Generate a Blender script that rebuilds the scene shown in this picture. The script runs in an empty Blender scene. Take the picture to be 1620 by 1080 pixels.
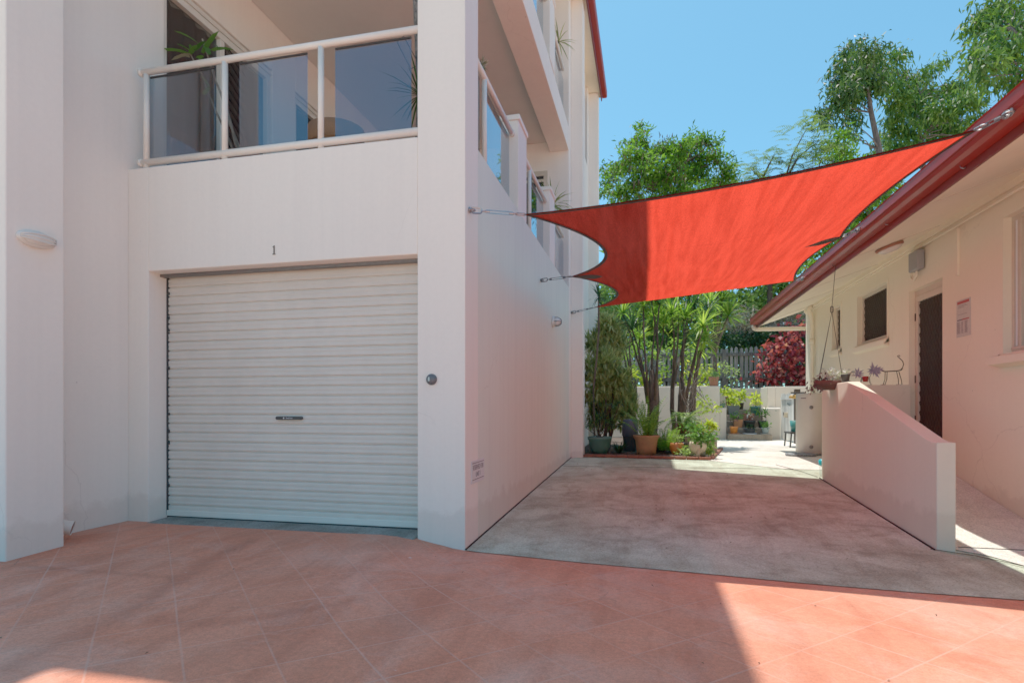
import bpy, math, random
import numpy as np
from mathutils import Vector, Quaternion

random.seed(7)
RNG = np.random.default_rng(7)
R = math.radians
col = bpy.context.scene.collection
PI = math.pi

# ------------------------------------------------------------------ camera geometry (survey of the yard)
YAW = R(13.14); S_, C_ = math.sin(YAW), math.cos(YAW); FPX = 921.0; EYE = 1.05; HOR = 645.0
def ray(px, py):
    u = (px - 810) / FPX
    return (-S_ + C_ * u, C_ + S_ * u, (HOR - py) / FPX)
def at(px, py, Y):
    d = ray(px, py); t = Y / d[1]
    return Vector((d[0] * t, Y, EYE + d[2] * t))
def atx(px, py, X):
    d = ray(px, py); t = X / d[0]
    return Vector((X, d[1] * t, EYE + d[2] * t))
def atz(px, py, Z):
    d = ray(px, py); t = (Z - EYE) / d[2]
    return Vector((d[0] * t, d[1] * t, Z))

def lerp(a, b, t): return a + (b - a) * t
def sstep(a, b, x):
    t = min(1, max(0, (x - a) / (b - a))); return t * t * (3 - 2 * t)
def zg(x, y):
    zl = np.interp(y, [2, 4.47, 9, 11.1, 17], [-.07, -.10, .04, .10, .15])
    zr = np.interp(y, [2, 4.47, 8.85, 11, 17], [-.07, -.10, .07, .12, .15])
    t = min(1, max(0, (x + 1.43) / 3.7))
    z = lerp(zl, zr, t)
    s = sstep(-2.05, -1.35, x)
    return float(lerp(np.interp(y, [0, 2.5, 4.0], [-.06, -.05, 0.0]), z, s))

# ------------------------------------------------------------------ object bookkeeping
ORG = {}
def tag(o, label=None, cat=None, group=None, kind=None):
    if label: o['label'] = label
    if cat: o['category'] = cat
    if group: o['group'] = group
    if kind: o['kind'] = kind
    return o
def thing(name, label, cat, loc, group=None):
    o = bpy.data.objects.new(name, None); o.empty_display_size = .1
    col.objects.link(o); o.location = loc; ORG[o.name] = Vector(loc)
    return tag(o, label, cat, group)
def link_mesh(name, me, mat, parent=None, base=None, smooth=False):
    o = bpy.data.objects.new(name, me); col.objects.link(o)
    off = ORG[parent.name] if parent is not None else Vector(base if base is not None else (0, 0, 0))
    n = len(me.vertices)
    if n:
        a = np.empty(n * 3, np.float32); me.vertices.foreach_get('co', a)
        a = a.reshape(-1, 3) - np.array(off, np.float32)
        me.vertices.foreach_set('co', a.ravel())
    ORG[o.name] = off
    if parent is not None: o.parent = parent
    else: o.location = off
    if mat: me.materials.append(mat)
    if smooth: me.polygons.foreach_set('use_smooth', [True] * len(me.polygons))
    me.update()
    return o

class MB:
    def __init__(s): s.v = []; s.f = []
    def add(s, vs, fs):
        n = len(s.v); s.v.extend([tuple(p) for p in vs]); s.f.extend([tuple(i + n for i in f) for f in fs]); return s
    def box(s, x0, x1, y0, y1, z0, z1):
        return s.add([(x0,y0,z0),(x1,y0,z0),(x1,y1,z0),(x0,y1,z0),(x0,y0,z1),(x1,y0,z1),(x1,y1,z1),(x0,y1,z1)],
                     [(0,3,2,1),(4,5,6,7),(0,1,5,4),(1,2,6,5),(2,3,7,6),(3,0,4,7)])
    def bar(s, a, b, w, h, up=(0, 0, 1)):
        a, b = Vector(a), Vector(b); d = (b - a).normalized(); up = Vector(up)
        sd = d.cross(up)
        if sd.length < 1e-4: sd = d.cross(Vector((1, 0, 0)))
        sd.normalize(); u = sd.cross(d).normalized()
        vs = []
        for p in (a, b):
            for i, j in ((-1,-1),(1,-1),(1,1),(-1,1)): vs.append(p + sd * (w/2*i) + u * (h/2*j))
        return s.add(vs, [(0,3,2,1),(4,5,6,7),(0,1,5,4),(1,2,6,5),(2,3,7,6),(3,0,4,7)])
    def extr(s, poly, axis, a, b):
        # poly: 2D points in the plane perpendicular to axis: x->(y,z)  y->(x,z)  z->(x,y)
        def p3(q, t):
            return {'x': (t, q[0], q[1]), 'y': (q[0], t, q[1]), 'z': (q[0], q[1], t)}[axis]
        n = len(poly); vs = [p3(q, a) for q in poly] + [p3(q, b) for q in poly]
        fs = [(i, (i+1) % n, n + (i+1) % n, n + i) for i in range(n)] + [tuple(range(n))[::-1], tuple(range(n, 2*n))]
        return s.add(vs, fs)
    def tube(s, pts, r, n=8, cap=True, closed=False):
        pts = [Vector(p) for p in pts]; m = len(pts)
        rs = r if isinstance(r, (list, tuple)) else [r] * m
        base = len(s.v); prev = None
        for i, p in enumerate(pts):
            if closed: d = pts[(i+1) % m] - pts[i-1]
            elif i == 0: d = pts[1] - p
            elif i == m-1: d = p - pts[-2]
            else: d = pts[i+1] - pts[i-1]
            d.normalize()
            if prev is None:
                a = Vector((0, 0, 1)) if abs(d.z) < .9 else Vector((1, 0, 0)); u = d.cross(a).normalized()
            else:
                u = (prev - d * prev.dot(d))
                if u.length < 1e-5: u = d.cross(Vector((0, 0, 1)))
                u.normalize()
            prev = u; w = d.cross(u)
            for k in range(n):
                t = 2*PI*k/n; s.v.append(tuple(p + (u*math.cos(t) + w*math.sin(t)) * rs[i]))
        for i in range(m if closed else m-1):
            for k in range(n):
                a = base + i*n + k; b = base + i*n + (k+1) % n
                j = ((i+1) % m)
                c = base + j*n + (k+1) % n; d2 = base + j*n + k
                s.f.append((a, b, c, d2))
        if cap and not closed:
            s.f.append(tuple(base + k for k in range(n))[::-1]); s.f.append(tuple(base + (m-1)*n + k for k in range(n)))
        return s
    def lathe(s, prof, c, n=24, axis='z'):
        base = len(s.v); c = Vector(c)
        for r, h in prof:
            for k in range(n):
                t = 2*PI*k/n; a, b = r*math.cos(t), r*math.sin(t)
                q = {'z': (a, b, h), 'y': (a, h, b), 'x': (h, a, b)}[axis]
                s.v.append(tuple(c + Vector(q)))
        for i in range(len(prof)-1):
            for k in range(n):
                s.f.append((base+i*n+k, base+i*n+(k+1) % n, base+(i+1)*n+(k+1) % n, base+(i+1)*n+k))
        if prof[0][0] > 1e-4: s.f.append(tuple(base+k for k in range(n))[::-1])
        if prof[-1][0] > 1e-4: s.f.append(tuple(base+(len(prof)-1)*n+k for k in range(n)))
        return s
    def grid(s, fn, nu, nv):
        base = len(s.v)
        for i in range(nu+1):
            for j in range(nv+1): s.v.append(tuple(fn(i/nu, j/nv)))
        for i in range(nu):
            for j in range(nv):
                a = base + i*(nv+1) + j; s.f.append((a, a+nv+1, a+nv+2, a+1))
        return s
    def build(s, name, mat, parent=None, base=None, smooth=False, bevel=0, seg=2):
        me = bpy.data.meshes.new(name); me.from_pydata(s.v, [], s.f); me.validate()
        if base is None and parent is None and s.v:
            a = np.array(s.v); base = ((a[:,0].min()+a[:,0].max())/2, (a[:,1].min()+a[:,1].max())/2, a[:,2].min())
        o = link_mesh(name, me, mat, parent, base, smooth)
        if bevel:
            b = o.modifiers.new('bevel', 'BEVEL'); b.width = bevel; b.segments = seg; b.limit_method = 'ANGLE'; b.angle_limit = R(40)
        return o

def text_obj(name, txt, size, mat, parent, origin, xdir, ydir, align='CENTER', sx=1.0):
    cu = bpy.data.curves.new(name, 'FONT'); cu.body = txt; cu.size = size; cu.align_x = align; cu.align_y = 'CENTER'; cu.extrude = 0.0004
    t = bpy.data.objects.new(name + '_tmp', cu); col.objects.link(t)
    bpy.context.view_layer.update()
    me = bpy.data.meshes.new_from_object(t.evaluated_get(bpy.context.evaluated_depsgraph_get()))
    bpy.data.objects.remove(t); bpy.data.curves.remove(cu)
    X = Vector(xdir).normalized() * sx; Yv = Vector(ydir).normalized(); Z = X.cross(Yv).normalized(); o = Vector(origin)
    for v in me.vertices: v.co = o + X*v.co.x + Yv*v.co.y + Z*v.co.z
    me.name = name
    me.materials.clear()
    return link_mesh(name, me, mat, parent)

# ------------------------------------------------------------------ materials
def newmat(name):
    m = bpy.data.materials.new(name); m.use_nodes = True; nt = m.node_tree; nt.nodes.clear()
    out = nt.nodes.new('ShaderNodeOutputMaterial')
    return m, nt, out
class G:
    def __init__(s, nt): s.nt = nt; s.geo = None
    def n(s, t, **kw):
        x = s.nt.nodes.new(t)
        for k, v in kw.items():
            if k.startswith('i_'): x.inputs[k[2:].replace('_', ' ')].default_value = v
            else: setattr(x, k, v)
        return x
    def l(s, a, b): s.nt.links.new(a, b)
    def pos(s, scale=(1, 1, 1), rot=(0, 0, 0), loc=(0, 0, 0)):
        if s.geo is None: s.geo = s.n('ShaderNodeNewGeometry')
        m = s.n('ShaderNodeMapping'); m.inputs['Scale'].default_value = scale; m.inputs['Rotation'].default_value = rot; m.inputs['Location'].default_value = loc
        s.l(s.geo.outputs['Position'], m.inputs['Vector']); return m.outputs['Vector']
    def noise(s, vec, scale, detail=4, rough=.6, dist=0):
        x = s.n('ShaderNodeTexNoise'); x.inputs['Scale'].default_value = scale; x.inputs['Detail'].default_value = detail
        x.inputs['Roughness'].default_value = rough; x.inputs['Distortion'].default_value = dist
        s.l(vec, x.inputs['Vector']); return x.outputs['Fac']
    def ramp(s, fac, stops):
        x = s.n('ShaderNodeValToRGB'); e = x.color_ramp.elements
        while len(e) < len(stops): e.new(.5)
        for i, (p, c) in enumerate(stops):
            e[i].position = p; e[i].color = (c, c, c, 1) if isinstance(c, (int, float)) else (*c, 1)
        s.l(fac, x.inputs['Fac']); return x.outputs['Color']
    def mix(s, a, b, fac, mode='MIX'):
        x = s.n('ShaderNodeMix'); x.data_type = 'RGBA'; x.blend_type = mode; x.clamp_factor = True
        for sock, v in ((x.inputs[0], fac), (x.inputs[6], a), (x.inputs[7], b)):
            if isinstance(v, (int, float)): sock.default_value = v
            elif isinstance(v, tuple): sock.default_value = (*v, 1) if len(v) == 3 else v
            else: s.l(v, sock)
        return x.outputs[2]
    def math(s, op, a, b=None, c=None):
        x = s.n('ShaderNodeMath'); x.operation = op
        for i, v in enumerate((a, b, c)):
            if v is None: continue
            if isinstance(v, (int, float)): x.inputs[i].default_value = v
            else: s.l(v, x.inputs[i])
        return x.outputs[0]
    def bump(s, h, strength=.3, dist=.01, prev=None):
        x = s.n('ShaderNodeBump'); x.inputs['Strength'].default_value = strength; x.inputs['Distance'].default_value = dist
        s.l(h, x.inputs['Height'])
        if prev is not None: s.l(prev, x.inputs['Normal'])
        return x.outputs['Normal']
    def bsdf(s, color, rough, normal=None, metal=0, spec=.5):
        x = s.n('ShaderNodeBsdfPrincipled')
        for k, v in (('Base Color', color), ('Roughness', rough), ('Metallic', metal), ('Specular IOR Level', spec)):
            if isinstance(v, (int, float)): x.inputs[k].default_value = v
            elif isinstance(v, tuple): x.inputs[k].default_value = (*v, 1)
            else: s.l(v, x.inputs[k])
        if normal is not None: s.l(normal, x.inputs['Normal'])
        return x.outputs['BSDF']

def simple(name, c, rough=.6, var=.12, scale=6, bump=.1, bscale=60, metal=0, spec=.5, bdist=.004):
    m, nt, out = newmat(name); g = G(nt); p = g.pos()
    n1 = g.noise(p, scale, 5); n2 = g.noise(p, scale*7, 3)
    k = g.ramp(n1, [(.25, 1-var*1.6), (.75, 1+var*.4)])
    k2 = g.ramp(n2, [(.3, 1-var*.7), (.7, 1)])
    cc = g.mix(g.mix(tuple(c), k, 1.0, 'MULTIPLY'), k2, 1.0, 'MULTIPLY')
    nb = g.bump(g.noise(p, bscale, 4), bump, bdist)
    rr = g.ramp(n1, [(.2, max(.05, rough-.08)), (.8, min(1, rough+.08))])
    g.l(g.bsdf(cc, rr, nb, metal, spec), out.inputs['Surface']); return m

def wall_mat(name, c, grime=.10, streak=.07):
    m, nt, out = newmat(name); g = G(nt); p = g.pos()
    big = g.noise(p, .7, 5, .55)
    st = g.noise(g.pos((5.5, 5.5, .16)), 1.0, 5, .65)
    st2 = g.noise(g.pos((22, 22, .35)), 1.0, 4, .6)
    fine = g.noise(p, 28, 3)
    cc = g.mix(tuple(c), g.ramp(big, [(.3, 1-grime), (.7, 1.0)]), 1, 'MULTIPLY')
    cc = g.mix(cc, g.ramp(st, [(.34, (1-streak*1.5, 1-streak*1.55, 1-streak*1.5)), (.56, (1, 1, 1))]), .8, 'MULTIPLY')
    cc = g.mix(cc, g.ramp(st2, [(.3, 1-streak*.7), (.5, 1.0)]), .6, 'MULTIPLY')
    cc = g.mix(cc, g.ramp(fine, [(.3, .97), (.7, 1.0)]), 1, 'MULTIPLY')
    # splash dirt low on the wall
    sep = g.n('ShaderNodeSeparateXYZ'); g.l(g.geo.outputs['Position'], sep.inputs[0])
    low = g.math('ADD', sep.outputs['Z'], g.math('MULTIPLY', g.noise(p, 5, 5), -.35))
    cc = g.mix(cc, g.ramp(low, [(0.0, (.70, .64, .60)), (.07, (1, 1, 1))]), .4, 'MULTIPLY')
    # scattered specks
    vor = g.n('ShaderNodeTexVoronoi'); vor.inputs['Scale'].default_value = 3.1; g.l(p, vor.inputs['Vector'])
    cc = g.mix(cc, g.ramp(vor.outputs['Distance'], [(.012, (.45, .4, .37)), (.03, (1, 1, 1))]), .7, 'MULTIPLY')
    nzc = g.n('ShaderNodeTexNoise'); nzc.inputs['Scale'].default_value = 2.2; nzc.inputs['Detail'].default_value = 6; g.l(p, nzc.inputs['Vector'])
    scc = g.n('ShaderNodeVectorMath'); scc.operation = 'SCALE'; scc.inputs['Scale'].default_value = .5; g.l(nzc.outputs['Color'], scc.inputs[0])
    adc = g.n('ShaderNodeVectorMath'); adc.operation = 'ADD'; g.l(p, adc.inputs[0]); g.l(scc.outputs[0], adc.inputs[1])
    vc = g.n('ShaderNodeTexVoronoi'); vc.feature = 'DISTANCE_TO_EDGE'; vc.inputs['Scale'].default_value = .55; g.l(adc.outputs[0], vc.inputs['Vector'])
    ck = g.math('MULTIPLY', g.ramp(vc.outputs['Distance'], [(.0008, 1.0), (.003, 0.0)]), g.ramp(g.noise(p, .45, 2), [(.54, 0.0), (.62, .3)]))
    cc = g.mix(cc, (.5, .45, .42), ck, 'MULTIPLY')
    nb = g.bump(g.noise(p, 85, 4, .7), .22, .004)
    nb = g.bump(g.noise(p, 24, 3, .6), .22, .006, nb); nb = g.bump(g.noise(p, 2.2, 3), .15, .02, nb)
    g.l(g.bsdf(cc, .82, nb, 0, .3), out.inputs['Surface']); return m

def paving_mat():
    m, nt, out = newmat('red_paving'); g = G(nt); p = g.pos()
    sep = g.n('ShaderNodeSeparateXYZ'); g.l(g.geo.outputs['Position'], sep.inputs[0])
    wob = g.math('MULTIPLY', g.math('SUBTRACT', g.noise(p, 3, 3), .5), .03)
    X, Y = sep.outputs['X'], sep.outputs['Y']
    u = g.math('ADD', g.math('DIVIDE', g.math('SUBTRACT', g.math('ADD', X, Y), 1.66), .497), wob)
    v = g.math('ADD', g.math('DIVIDE', g.math('SUBTRACT', g.math('SUBTRACT', Y, X), 3.30), .52), wob)
    def line(t):
        f = g.math('FRACT', g.math('ADD', t, .5)); return g.math('ABSOLUTE', g.math('SUBTRACT', f, .5))
    d = g.math('MINIMUM', line(u), line(v))
    gl = g.ramp(d, [(.006, 1.0), (.020, 0.0)])
    # per tile tone
    cu = g.math('FLOOR', u); cv = g.math('FLOOR', v)
    comb = g.n('ShaderNodeCombineXYZ'); g.l(cu, comb.inputs[0]); g.l(cv, comb.inputs[1])
    wn = g.n('ShaderNodeTexWhiteNoise'); wn.noise_dimensions = '2D'; g.l(comb.outputs[0], wn.inputs['Vector'])
    tile = g.ramp(wn.outputs['Value'], [(0, .93), (1, 1.03)])
    worn = g.noise(p, .85, 6, .6, .5); mid = g.noise(p, 2.6, 6, .65, .8); fine = g.noise(p, 38, 4, .7)
    streaks = g.noise(g.pos((1.6, .35, 1), (0, 0, R(-62))), 2.4, 5, .6, .6)
    base = g.ramp(worn, [(.28, (.70, .172, .080)), (.5, (.76, .228, .122)), (.68, (.76, .305, .195))])
    base = g.mix(base, g.ramp(mid, [(.3, (.90, .86, .84)), (.62, (1.04, 1.03, 1.03))]), 1, 'MULTIPLY')
    base = g.mix(base, g.ramp(streaks, [(.36, (.80, .72, .68)), (.52, (1, 1, 1))]), .75, 'MULTIPLY')
    base = g.mix(base, tile, 1, 'MULTIPLY'); base = g.mix(base, (.78, .50, .40), g.math('MULTIPLY', g.ramp(g.noise(p, 1.7, 6, .7, .9), [(.50, 0.0), (.72, 1.0)]), .28))
    base = g.mix(base, g.ramp(fine, [(.28, .80), (.68, 1.09)]), 1, 'MULTIPLY'); base = g.mix(base, g.ramp(g.noise(p, 130, 2, .6), [(.35, .80), (.55, 1.03)]), .8, 'MULTIPLY')
    # worn in lines: pale on worn slabs, faint elsewhere
    gfade = g.math('MULTIPLY', gl, g.ramp(g.noise(p, 1.1, 4, .6), [(.36, .10), (.6, .40)]))
    base = g.mix(base, (.68, .38, .29), gfade)
    # dark oil spots and pale bird marks
    v1 = g.n('ShaderNodeTexVoronoi'); v1.inputs['Scale'].default_value = 1.25; g.l(g.pos(loc=(.37, .11, 0)), v1.inputs['Vector'])
    dd = g.math('ADD', v1.outputs['Distance'], g.math('MULTIPLY', g.math('SUBTRACT', g.noise(p, 14, 4), .5), .12))
    base = g.mix(base, (.16, .075, .055), g.ramp(dd, [(.03, .65), (.10, 0.0)]))
    v2 = g.n('ShaderNodeTexVoronoi'); v2.inputs['Scale'].default_value = 4.2; g.l(p, v2.inputs['Vector'])
    d2 = g.math('ADD', v2.outputs['Distance'], g.math('MULTIPLY', g.math('SUBTRACT', g.noise(p, 40, 4), .5), .25))
    sel = g.ramp(g.noise(p, 1.6, 2), [(.54, 0.0), (.62, 1.0)])
    base = g.mix(base, (.72, .60, .53), g.math('MULTIPLY', g.ramp(d2, [(.02, .8), (.075, 0.0)]), sel))
    # old tyre marks swinging out of the garage
    def band(dist, wd, m0, m1, axis, soft=.25):
        e = g.math('ADD', g.math('ABSOLUTE', dist), g.math('MULTIPLY', g.math('SUBTRACT', g.noise(p, 9, 4), .5), wd*1.1))
        x = g.n('ShaderNodeMapRange'); x.interpolation_type = 'SMOOTHSTEP'; x.inputs[1].default_value = 0; x.inputs[2].default_value = wd; x.inputs[3].default_value = 1; x.inputs[4].default_value = 0; g.l(e, x.inputs[0])
        def sm(a, b):
            y = g.n('ShaderNodeMapRange'); y.interpolation_type = 'SMOOTHSTEP'; y.inputs[1].default_value = a; y.inputs[2].default_value = b; g.l(axis, y.inputs[0]); return y.outputs[0]
        return g.math('MULTIPLY', x.outputs[0], g.math('MULTIPLY', sm(m0, m0+soft), g.math('SUBTRACT', 1.0, sm(m1-soft, m1))))
    s1 = g.n('ShaderNodeMapRange'); s1.interpolation_type = 'SMOOTHSTEP'; s1.inputs[1].default_value = 2.2; s1.inputs[2].default_value = 3.9; s1.inputs[3].default_value = 2.68; s1.inputs[4].default_value = 3.05; g.l(Y, s1.inputs[0])
    b1 = band(g.math('ADD', X, s1.outputs[0]), .13, 1.7, 4.2, Y)
    q = g.math('DIVIDE', g.math('ADD', X, 2.35), .7); b2 = band(g.math('SUBTRACT', Y, g.math('ADD', 2.52, g.math('MULTIPLY', g.math('MULTIPLY', q, q), .55))), .11, -2.7, -1.5, X)
    b3 = band(g.math('SUBTRACT', Y, 3.12), .06, -4.3, -2.7, X)
    tm = g.math('MINIMUM', g.math('ADD', g.math('ADD', b1, g.math('MULTIPLY', b2, .8)), g.math('MULTIPLY', b3, .7)), 1.0)
    base = g.mix(base, (.62, .52, .48), g.math('MULTIPLY', tm, .55), 'MULTIPLY')
    # wandering crack
    wv = g.n('ShaderNodeTexVoronoi'); wv.feature = 'DISTANCE_TO_EDGE'; wv.inputs['Scale'].default_value = .55
    dst = g.n('ShaderNodeVectorMath'); dst.operation = 'ADD'
    nz = g.n('ShaderNodeTexNoise'); nz.inputs['Scale'].default_value = 3.5; nz.inputs['Detail'].default_value = 5; g.l(p, nz.inputs['Vector'])
    sc = g.n('ShaderNodeVectorMath'); sc.operation = 'SCALE'; sc.inputs['Scale'].default_value = .45; g.l(nz.outputs['Color'], sc.inputs[0])
    g.l(p, dst.inputs[0]); g.l(sc.outputs[0], dst.inputs[1]); g.l(dst.outputs[0], wv.inputs['Vector'])
    crack = g.math('MULTIPLY', g.ramp(wv.outputs['Distance'], [(.0015, 1.0), (.005, 0.0)]), g.ramp(g.noise(p, .5, 2), [(.56, 0.0), (.64, .6)]))
    base = g.mix(base, (.17, .08, .06), crack)
    h = g.math('SUBTRACT', g.math('MULTIPLY', fine, .35), g.math('MULTIPLY', gl, .5))
    nb = g.bump(h, .35, .004); nb = g.bump(g.noise(p, 3, 5), .15, .02, nb)
    g.l(g.bsdf(base, g.ramp(mid, [(.3, .62), (.7, .85)]), nb, 0, .35), out.inputs['Surface']); return m

def concrete_mat(name, c=(.40, .37, .33), dirt=1.0, red=0.0):
    m, nt, out = newmat(name); g = G(nt); p = g.pos()
    big = g.noise(p, .55, 6, .62, .7); mid = g.noise(p, 2.3, 6, .68, .6); fine = g.noise(p, 55, 4, .75); grit = g.noise(p, 95, 2, .5)
    drag = g.noise(g.pos((3.2, .5, 1), (0, 0, R(8))), 1.7, 5, .65, .5)
    cc = g.mix(tuple(c), g.ramp(big, [(.32, (.58, .51, .45)), (.52, (.95, .93, .90)), (.7, (1.12, 1.1, 1.07))]), dirt, 'MULTIPLY')
    cc = g.mix(cc, g.ramp(mid, [(.34, (.55, .50, .45)), (.56, (1.05, 1.04, 1.02))]), .85*dirt, 'MULTIPLY')
    cc = g.mix(cc, g.ramp(drag, [(.33, (.72, .64, .58)), (.52, (1, 1, 1))]), .7*dirt, 'MULTIPLY')
    if red: cc = g.mix(cc, (.42, .24, .18), g.math('MULTIPLY', g.ramp(g.noise(p, .8, 4, .6, .4), [(.45, 0.0), (.66, 1.0)]), red))
    cc = g.mix(cc, g.ramp(fine, [(.32, .55), (.60, 1.12)]), .8, 'MULTIPLY')
    cc = g.mix(cc, g.ramp(grit, [(.34, .45), (.46, 1.0)]), .6, 'MULTIPLY')
    v1 = g.n('ShaderNodeTexVoronoi'); v1.inputs['Scale'].default_value = 2.4; g.l(p, v1.inputs['Vector'])
    cc = g.mix(cc, (.05, .045, .04), g.ramp(v1.outputs['Distance'], [(.012, .8*dirt), (.028, 0.0)]))
    nb = g.bump(fine, .45, .004); nb = g.bump(grit, .3, .002, nb)
    g.l(g.bsdf(cc, .88, nb, 0, .25), out.inputs['Surface']); return m

def leaf_mat(name, stops, trans=.38, rough=.5, noise=.5):
    m, nt, out = newmat(name); g = G(nt); p = g.pos()
    rnd = g.geo.outputs['Random Per Island']
    f = g.math('ADD', g.math('MULTIPLY', rnd, 1-noise), g.math('MULTIPLY', g.ramp(g.noise(p, 1.3, 3), [(.3, 0.0), (.7, 1.0)]), noise))
    cc = g.ramp(f, stops)
    b = g.bsdf(cc, rough+.1, None, 0, .22)
    t = g.n('ShaderNodeBsdfTranslucent'); g.l(g.mix(cc, (1.25, 1.35, .7), 1.0, 'MULTIPLY'), t.inputs['Color'])
    mx = g.n('ShaderNodeMixShader'); mx.inputs[0].default_value = trans
    g.l(b, mx.inputs[1]); g.l(t.outputs[0], mx.inputs[2]); g.l(mx.outputs[0], out.inputs['Surface']); return m

def bark_mat(name, c, sc=14):
    m, nt, out = newmat(name); g = G(nt); p = g.pos((1, 1, .25))
    n = g.noise(p, sc, 6, .7, .4); n2 = g.noise(g.pos(), 2.2, 3)
    cc = g.mix(tuple(c), g.ramp(n, [(.3, .35), (.65, 1.25)]), 1, 'MULTIPLY'); cc = g.mix(cc, g.ramp(n2, [(.3, .6), (.7, 1.1)]), 1, 'MULTIPLY')
    g.l(g.bsdf(cc, .9, g.bump(n, .7, .015), 0, .2), out.inputs['Surface']); return m

def sail_mat():
    m, nt, out = newmat('red_shade_cloth'); g = G(nt); p = g.pos()
    wr = g.noise(g.pos((7.5, .55, .5), (0, 0, R(-12))), 1.6, 5, .62, .35)
    weave = g.noise(g.pos((210, 90, 90)), 1.0, 2, .5)
    cl = g.noise(p, 1.1, 4)
    cc = g.mix((.77, .034, .016), g.ramp(wr, [(.34, (.70, .55, .52)), (.6, (1.08, 1.05, 1.05))]), .8, 'MULTIPLY')  # wrinkle shading put into the cloth colour as stretched streaks
    grain = g.noise(g.pos((95, 42, 42)), 1.0, 3, .7)
    cc = g.mix(cc, g.ramp(grain, [(.32, .72), (.62, 1.1)]), .85, 'MULTIPLY')
    sepx = g.n('ShaderNodeSeparateXYZ'); g.l(g.geo.outputs['Position'], sepx.inputs[0])
    sm_ = g.math('ABSOLUTE', g.math('SUBTRACT', g.math('FRACT', g.math('ADD', g.math('MULTIPLY', g.math('ADD', sepx.outputs['Y'], g.math('MULTIPLY', sepx.outputs['X'], .10)), .37), .18)), .5))
    cc = g.mix(cc, (.55, .45, .45), g.math('MULTIPLY', g.ramp(sm_, [(.003, 1.0), (.008, 0.0)]), .22), 'MULTIPLY')
    cc = g.mix(cc, g.ramp(weave, [(.3, .68), (.62, 1.06)]), .75, 'MULTIPLY')
    cc = g.mix(cc, g.ramp(cl, [(.3, .94), (.7, 1.03)]), 1, 'MULTIPLY')
    nb = g.bump(weave, .35, .003); nb = g.bump(wr, .25, .03, nb)
    d = g.n('ShaderNodeBsdfDiffuse'); g.l(cc, d.inputs['Color']); g.l(nb, d.inputs['Normal'])
    t = g.n('ShaderNodeBsdfTranslucent'); g.l(cc, t.inputs['Color']); g.l(nb, t.inputs['Normal'])
    mx = g.n('ShaderNodeMixShader'); mx.inputs[0].default_value = .74
    g.l(d.outputs[0], mx.inputs[1]); g.l(t.outputs[0], mx.inputs[2])
    tp = g.n('ShaderNodeBsdfTransparent'); tp.inputs['Color'].default_value = (1, .12, .05, 1)      # light through the open knit
    m2 = g.n('ShaderNodeMixShader'); m2.inputs[0].default_value = .03
    g.l(mx.outputs[0], m2.inputs[1]); g.l(tp.outputs[0], m2.inputs[2])
    g.l(m2.outputs[0], out.inputs['Surface']); return m

def glass_mat(name, tint, refl_min, ior=1.6):
    m, nt, out = newmat(name); g = G(nt)
    lw = g.n('ShaderNodeLayerWeight'); lw.inputs['Blend'].default_value = .5
    fac = g.math('MINIMUM', g.math('ADD', g.math('MULTIPLY', g.math('POWER', lw.outputs['Facing'], 4.0), .9), refl_min), 1.0)
    gl = g.n('ShaderNodeBsdfGlossy'); gl.inputs['Roughness'].default_value = .015; gl.inputs['Color'].default_value = (.86, .93, 1, 1)
    tr = g.n('ShaderNodeBsdfTransparent'); tr.inputs['Color'].default_value = (*tint, 1)
    mx = g.n('ShaderNodeMixShader'); g.l(fac, mx.inputs[0]); g.l(tr.outputs[0], mx.inputs[1]); g.l(gl.outputs[0], mx.inputs[2])
    g.l(mx.outputs[0], out.inputs['Surface']); return m

def timber_mat(name, c):
    m, nt, out = newmat(name); g = G(nt); p = g.pos((18, 18, .9))
    n = g.noise(p, 1, 6, .7, .3); b = g.noise(g.pos((9, 9, .2)), 1, 3)
    cc = g.mix(tuple(c), g.ramp(n, [(.3, .45), (.62, 1.2)]), 1, 'MULTIPLY'); cc = g.mix(cc, g.ramp(b, [(.35, .7), (.65, 1.1)]), 1, 'MULTIPLY')
    g.l(g.bsdf(cc, .85, g.bump(n, .5, .006), 0, .2), out.inputs['Surface']); return m

def speckle_mat(name, c1, c2):
    m, nt, out = newmat(name); g = G(nt); p = g.pos()
    n = g.noise(p, 45, 5, .8); n2 = g.noise(p, 9, 4)
    cc = g.mix(tuple(c1), tuple(c2), g.ramp(n, [(.42, 0.0), (.58, 1.0)])); cc = g.mix(cc, g.ramp(n2, [(.3, .6), (.7, 1.1)]), 1, 'MULTIPLY')
    g.l(g.bsdf(cc, .85, g.bump(n, .8, .02), 0, .3), out.inputs['Surface']); return m

M = {}
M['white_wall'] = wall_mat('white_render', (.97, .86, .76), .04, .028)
M['shade_wall'] = wall_mat('white_render_shaded', (.80, .81, .70), .06, .045)  # same white render; side wall shade and less red put into the colour
M['cream_wall'] = wall_mat('cream_render', (.90, .80, .62), .06, .012)
M['pink_wall'] = wall_mat('pale_render', (.80, .70, .54), .07, .02)
M['garden_wall'] = wall_mat('garden_render', (.80, .70, .57), .10, .012)
M['ceiling'] = simple('painted_ceiling', (.80, .72, .65), .8, .04, 2, .06)
M['soffit'] = simple('painted_soffit', (.95, .85, .66), .75, .06, 1.5, .05)
M['paving'] = paving_mat()
M['concrete'] = concrete_mat('driveway_concrete', (.54, .625, .48), .95, .0)
M['path'] = concrete_mat('pale_concrete', (.82, .77, .68), .45)  # paler than the driveway; on the back path sunlight is put into the colour
M['step'] = concrete_mat('step_concrete', (.36, .30, .23), .8)
M['threshold'] = concrete_mat('mossy_concrete', (.27, .29, .27), 1.0)
M['door'] = simple('roller_door_steel', (.74, .66, .575),   .42, .08, 1.3, .035, 2.2, 0, .45, .03)
M['frame'] = simple('cream_powder_coat', (.80, .73, .64), .38, .04, 5, .02)
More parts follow.
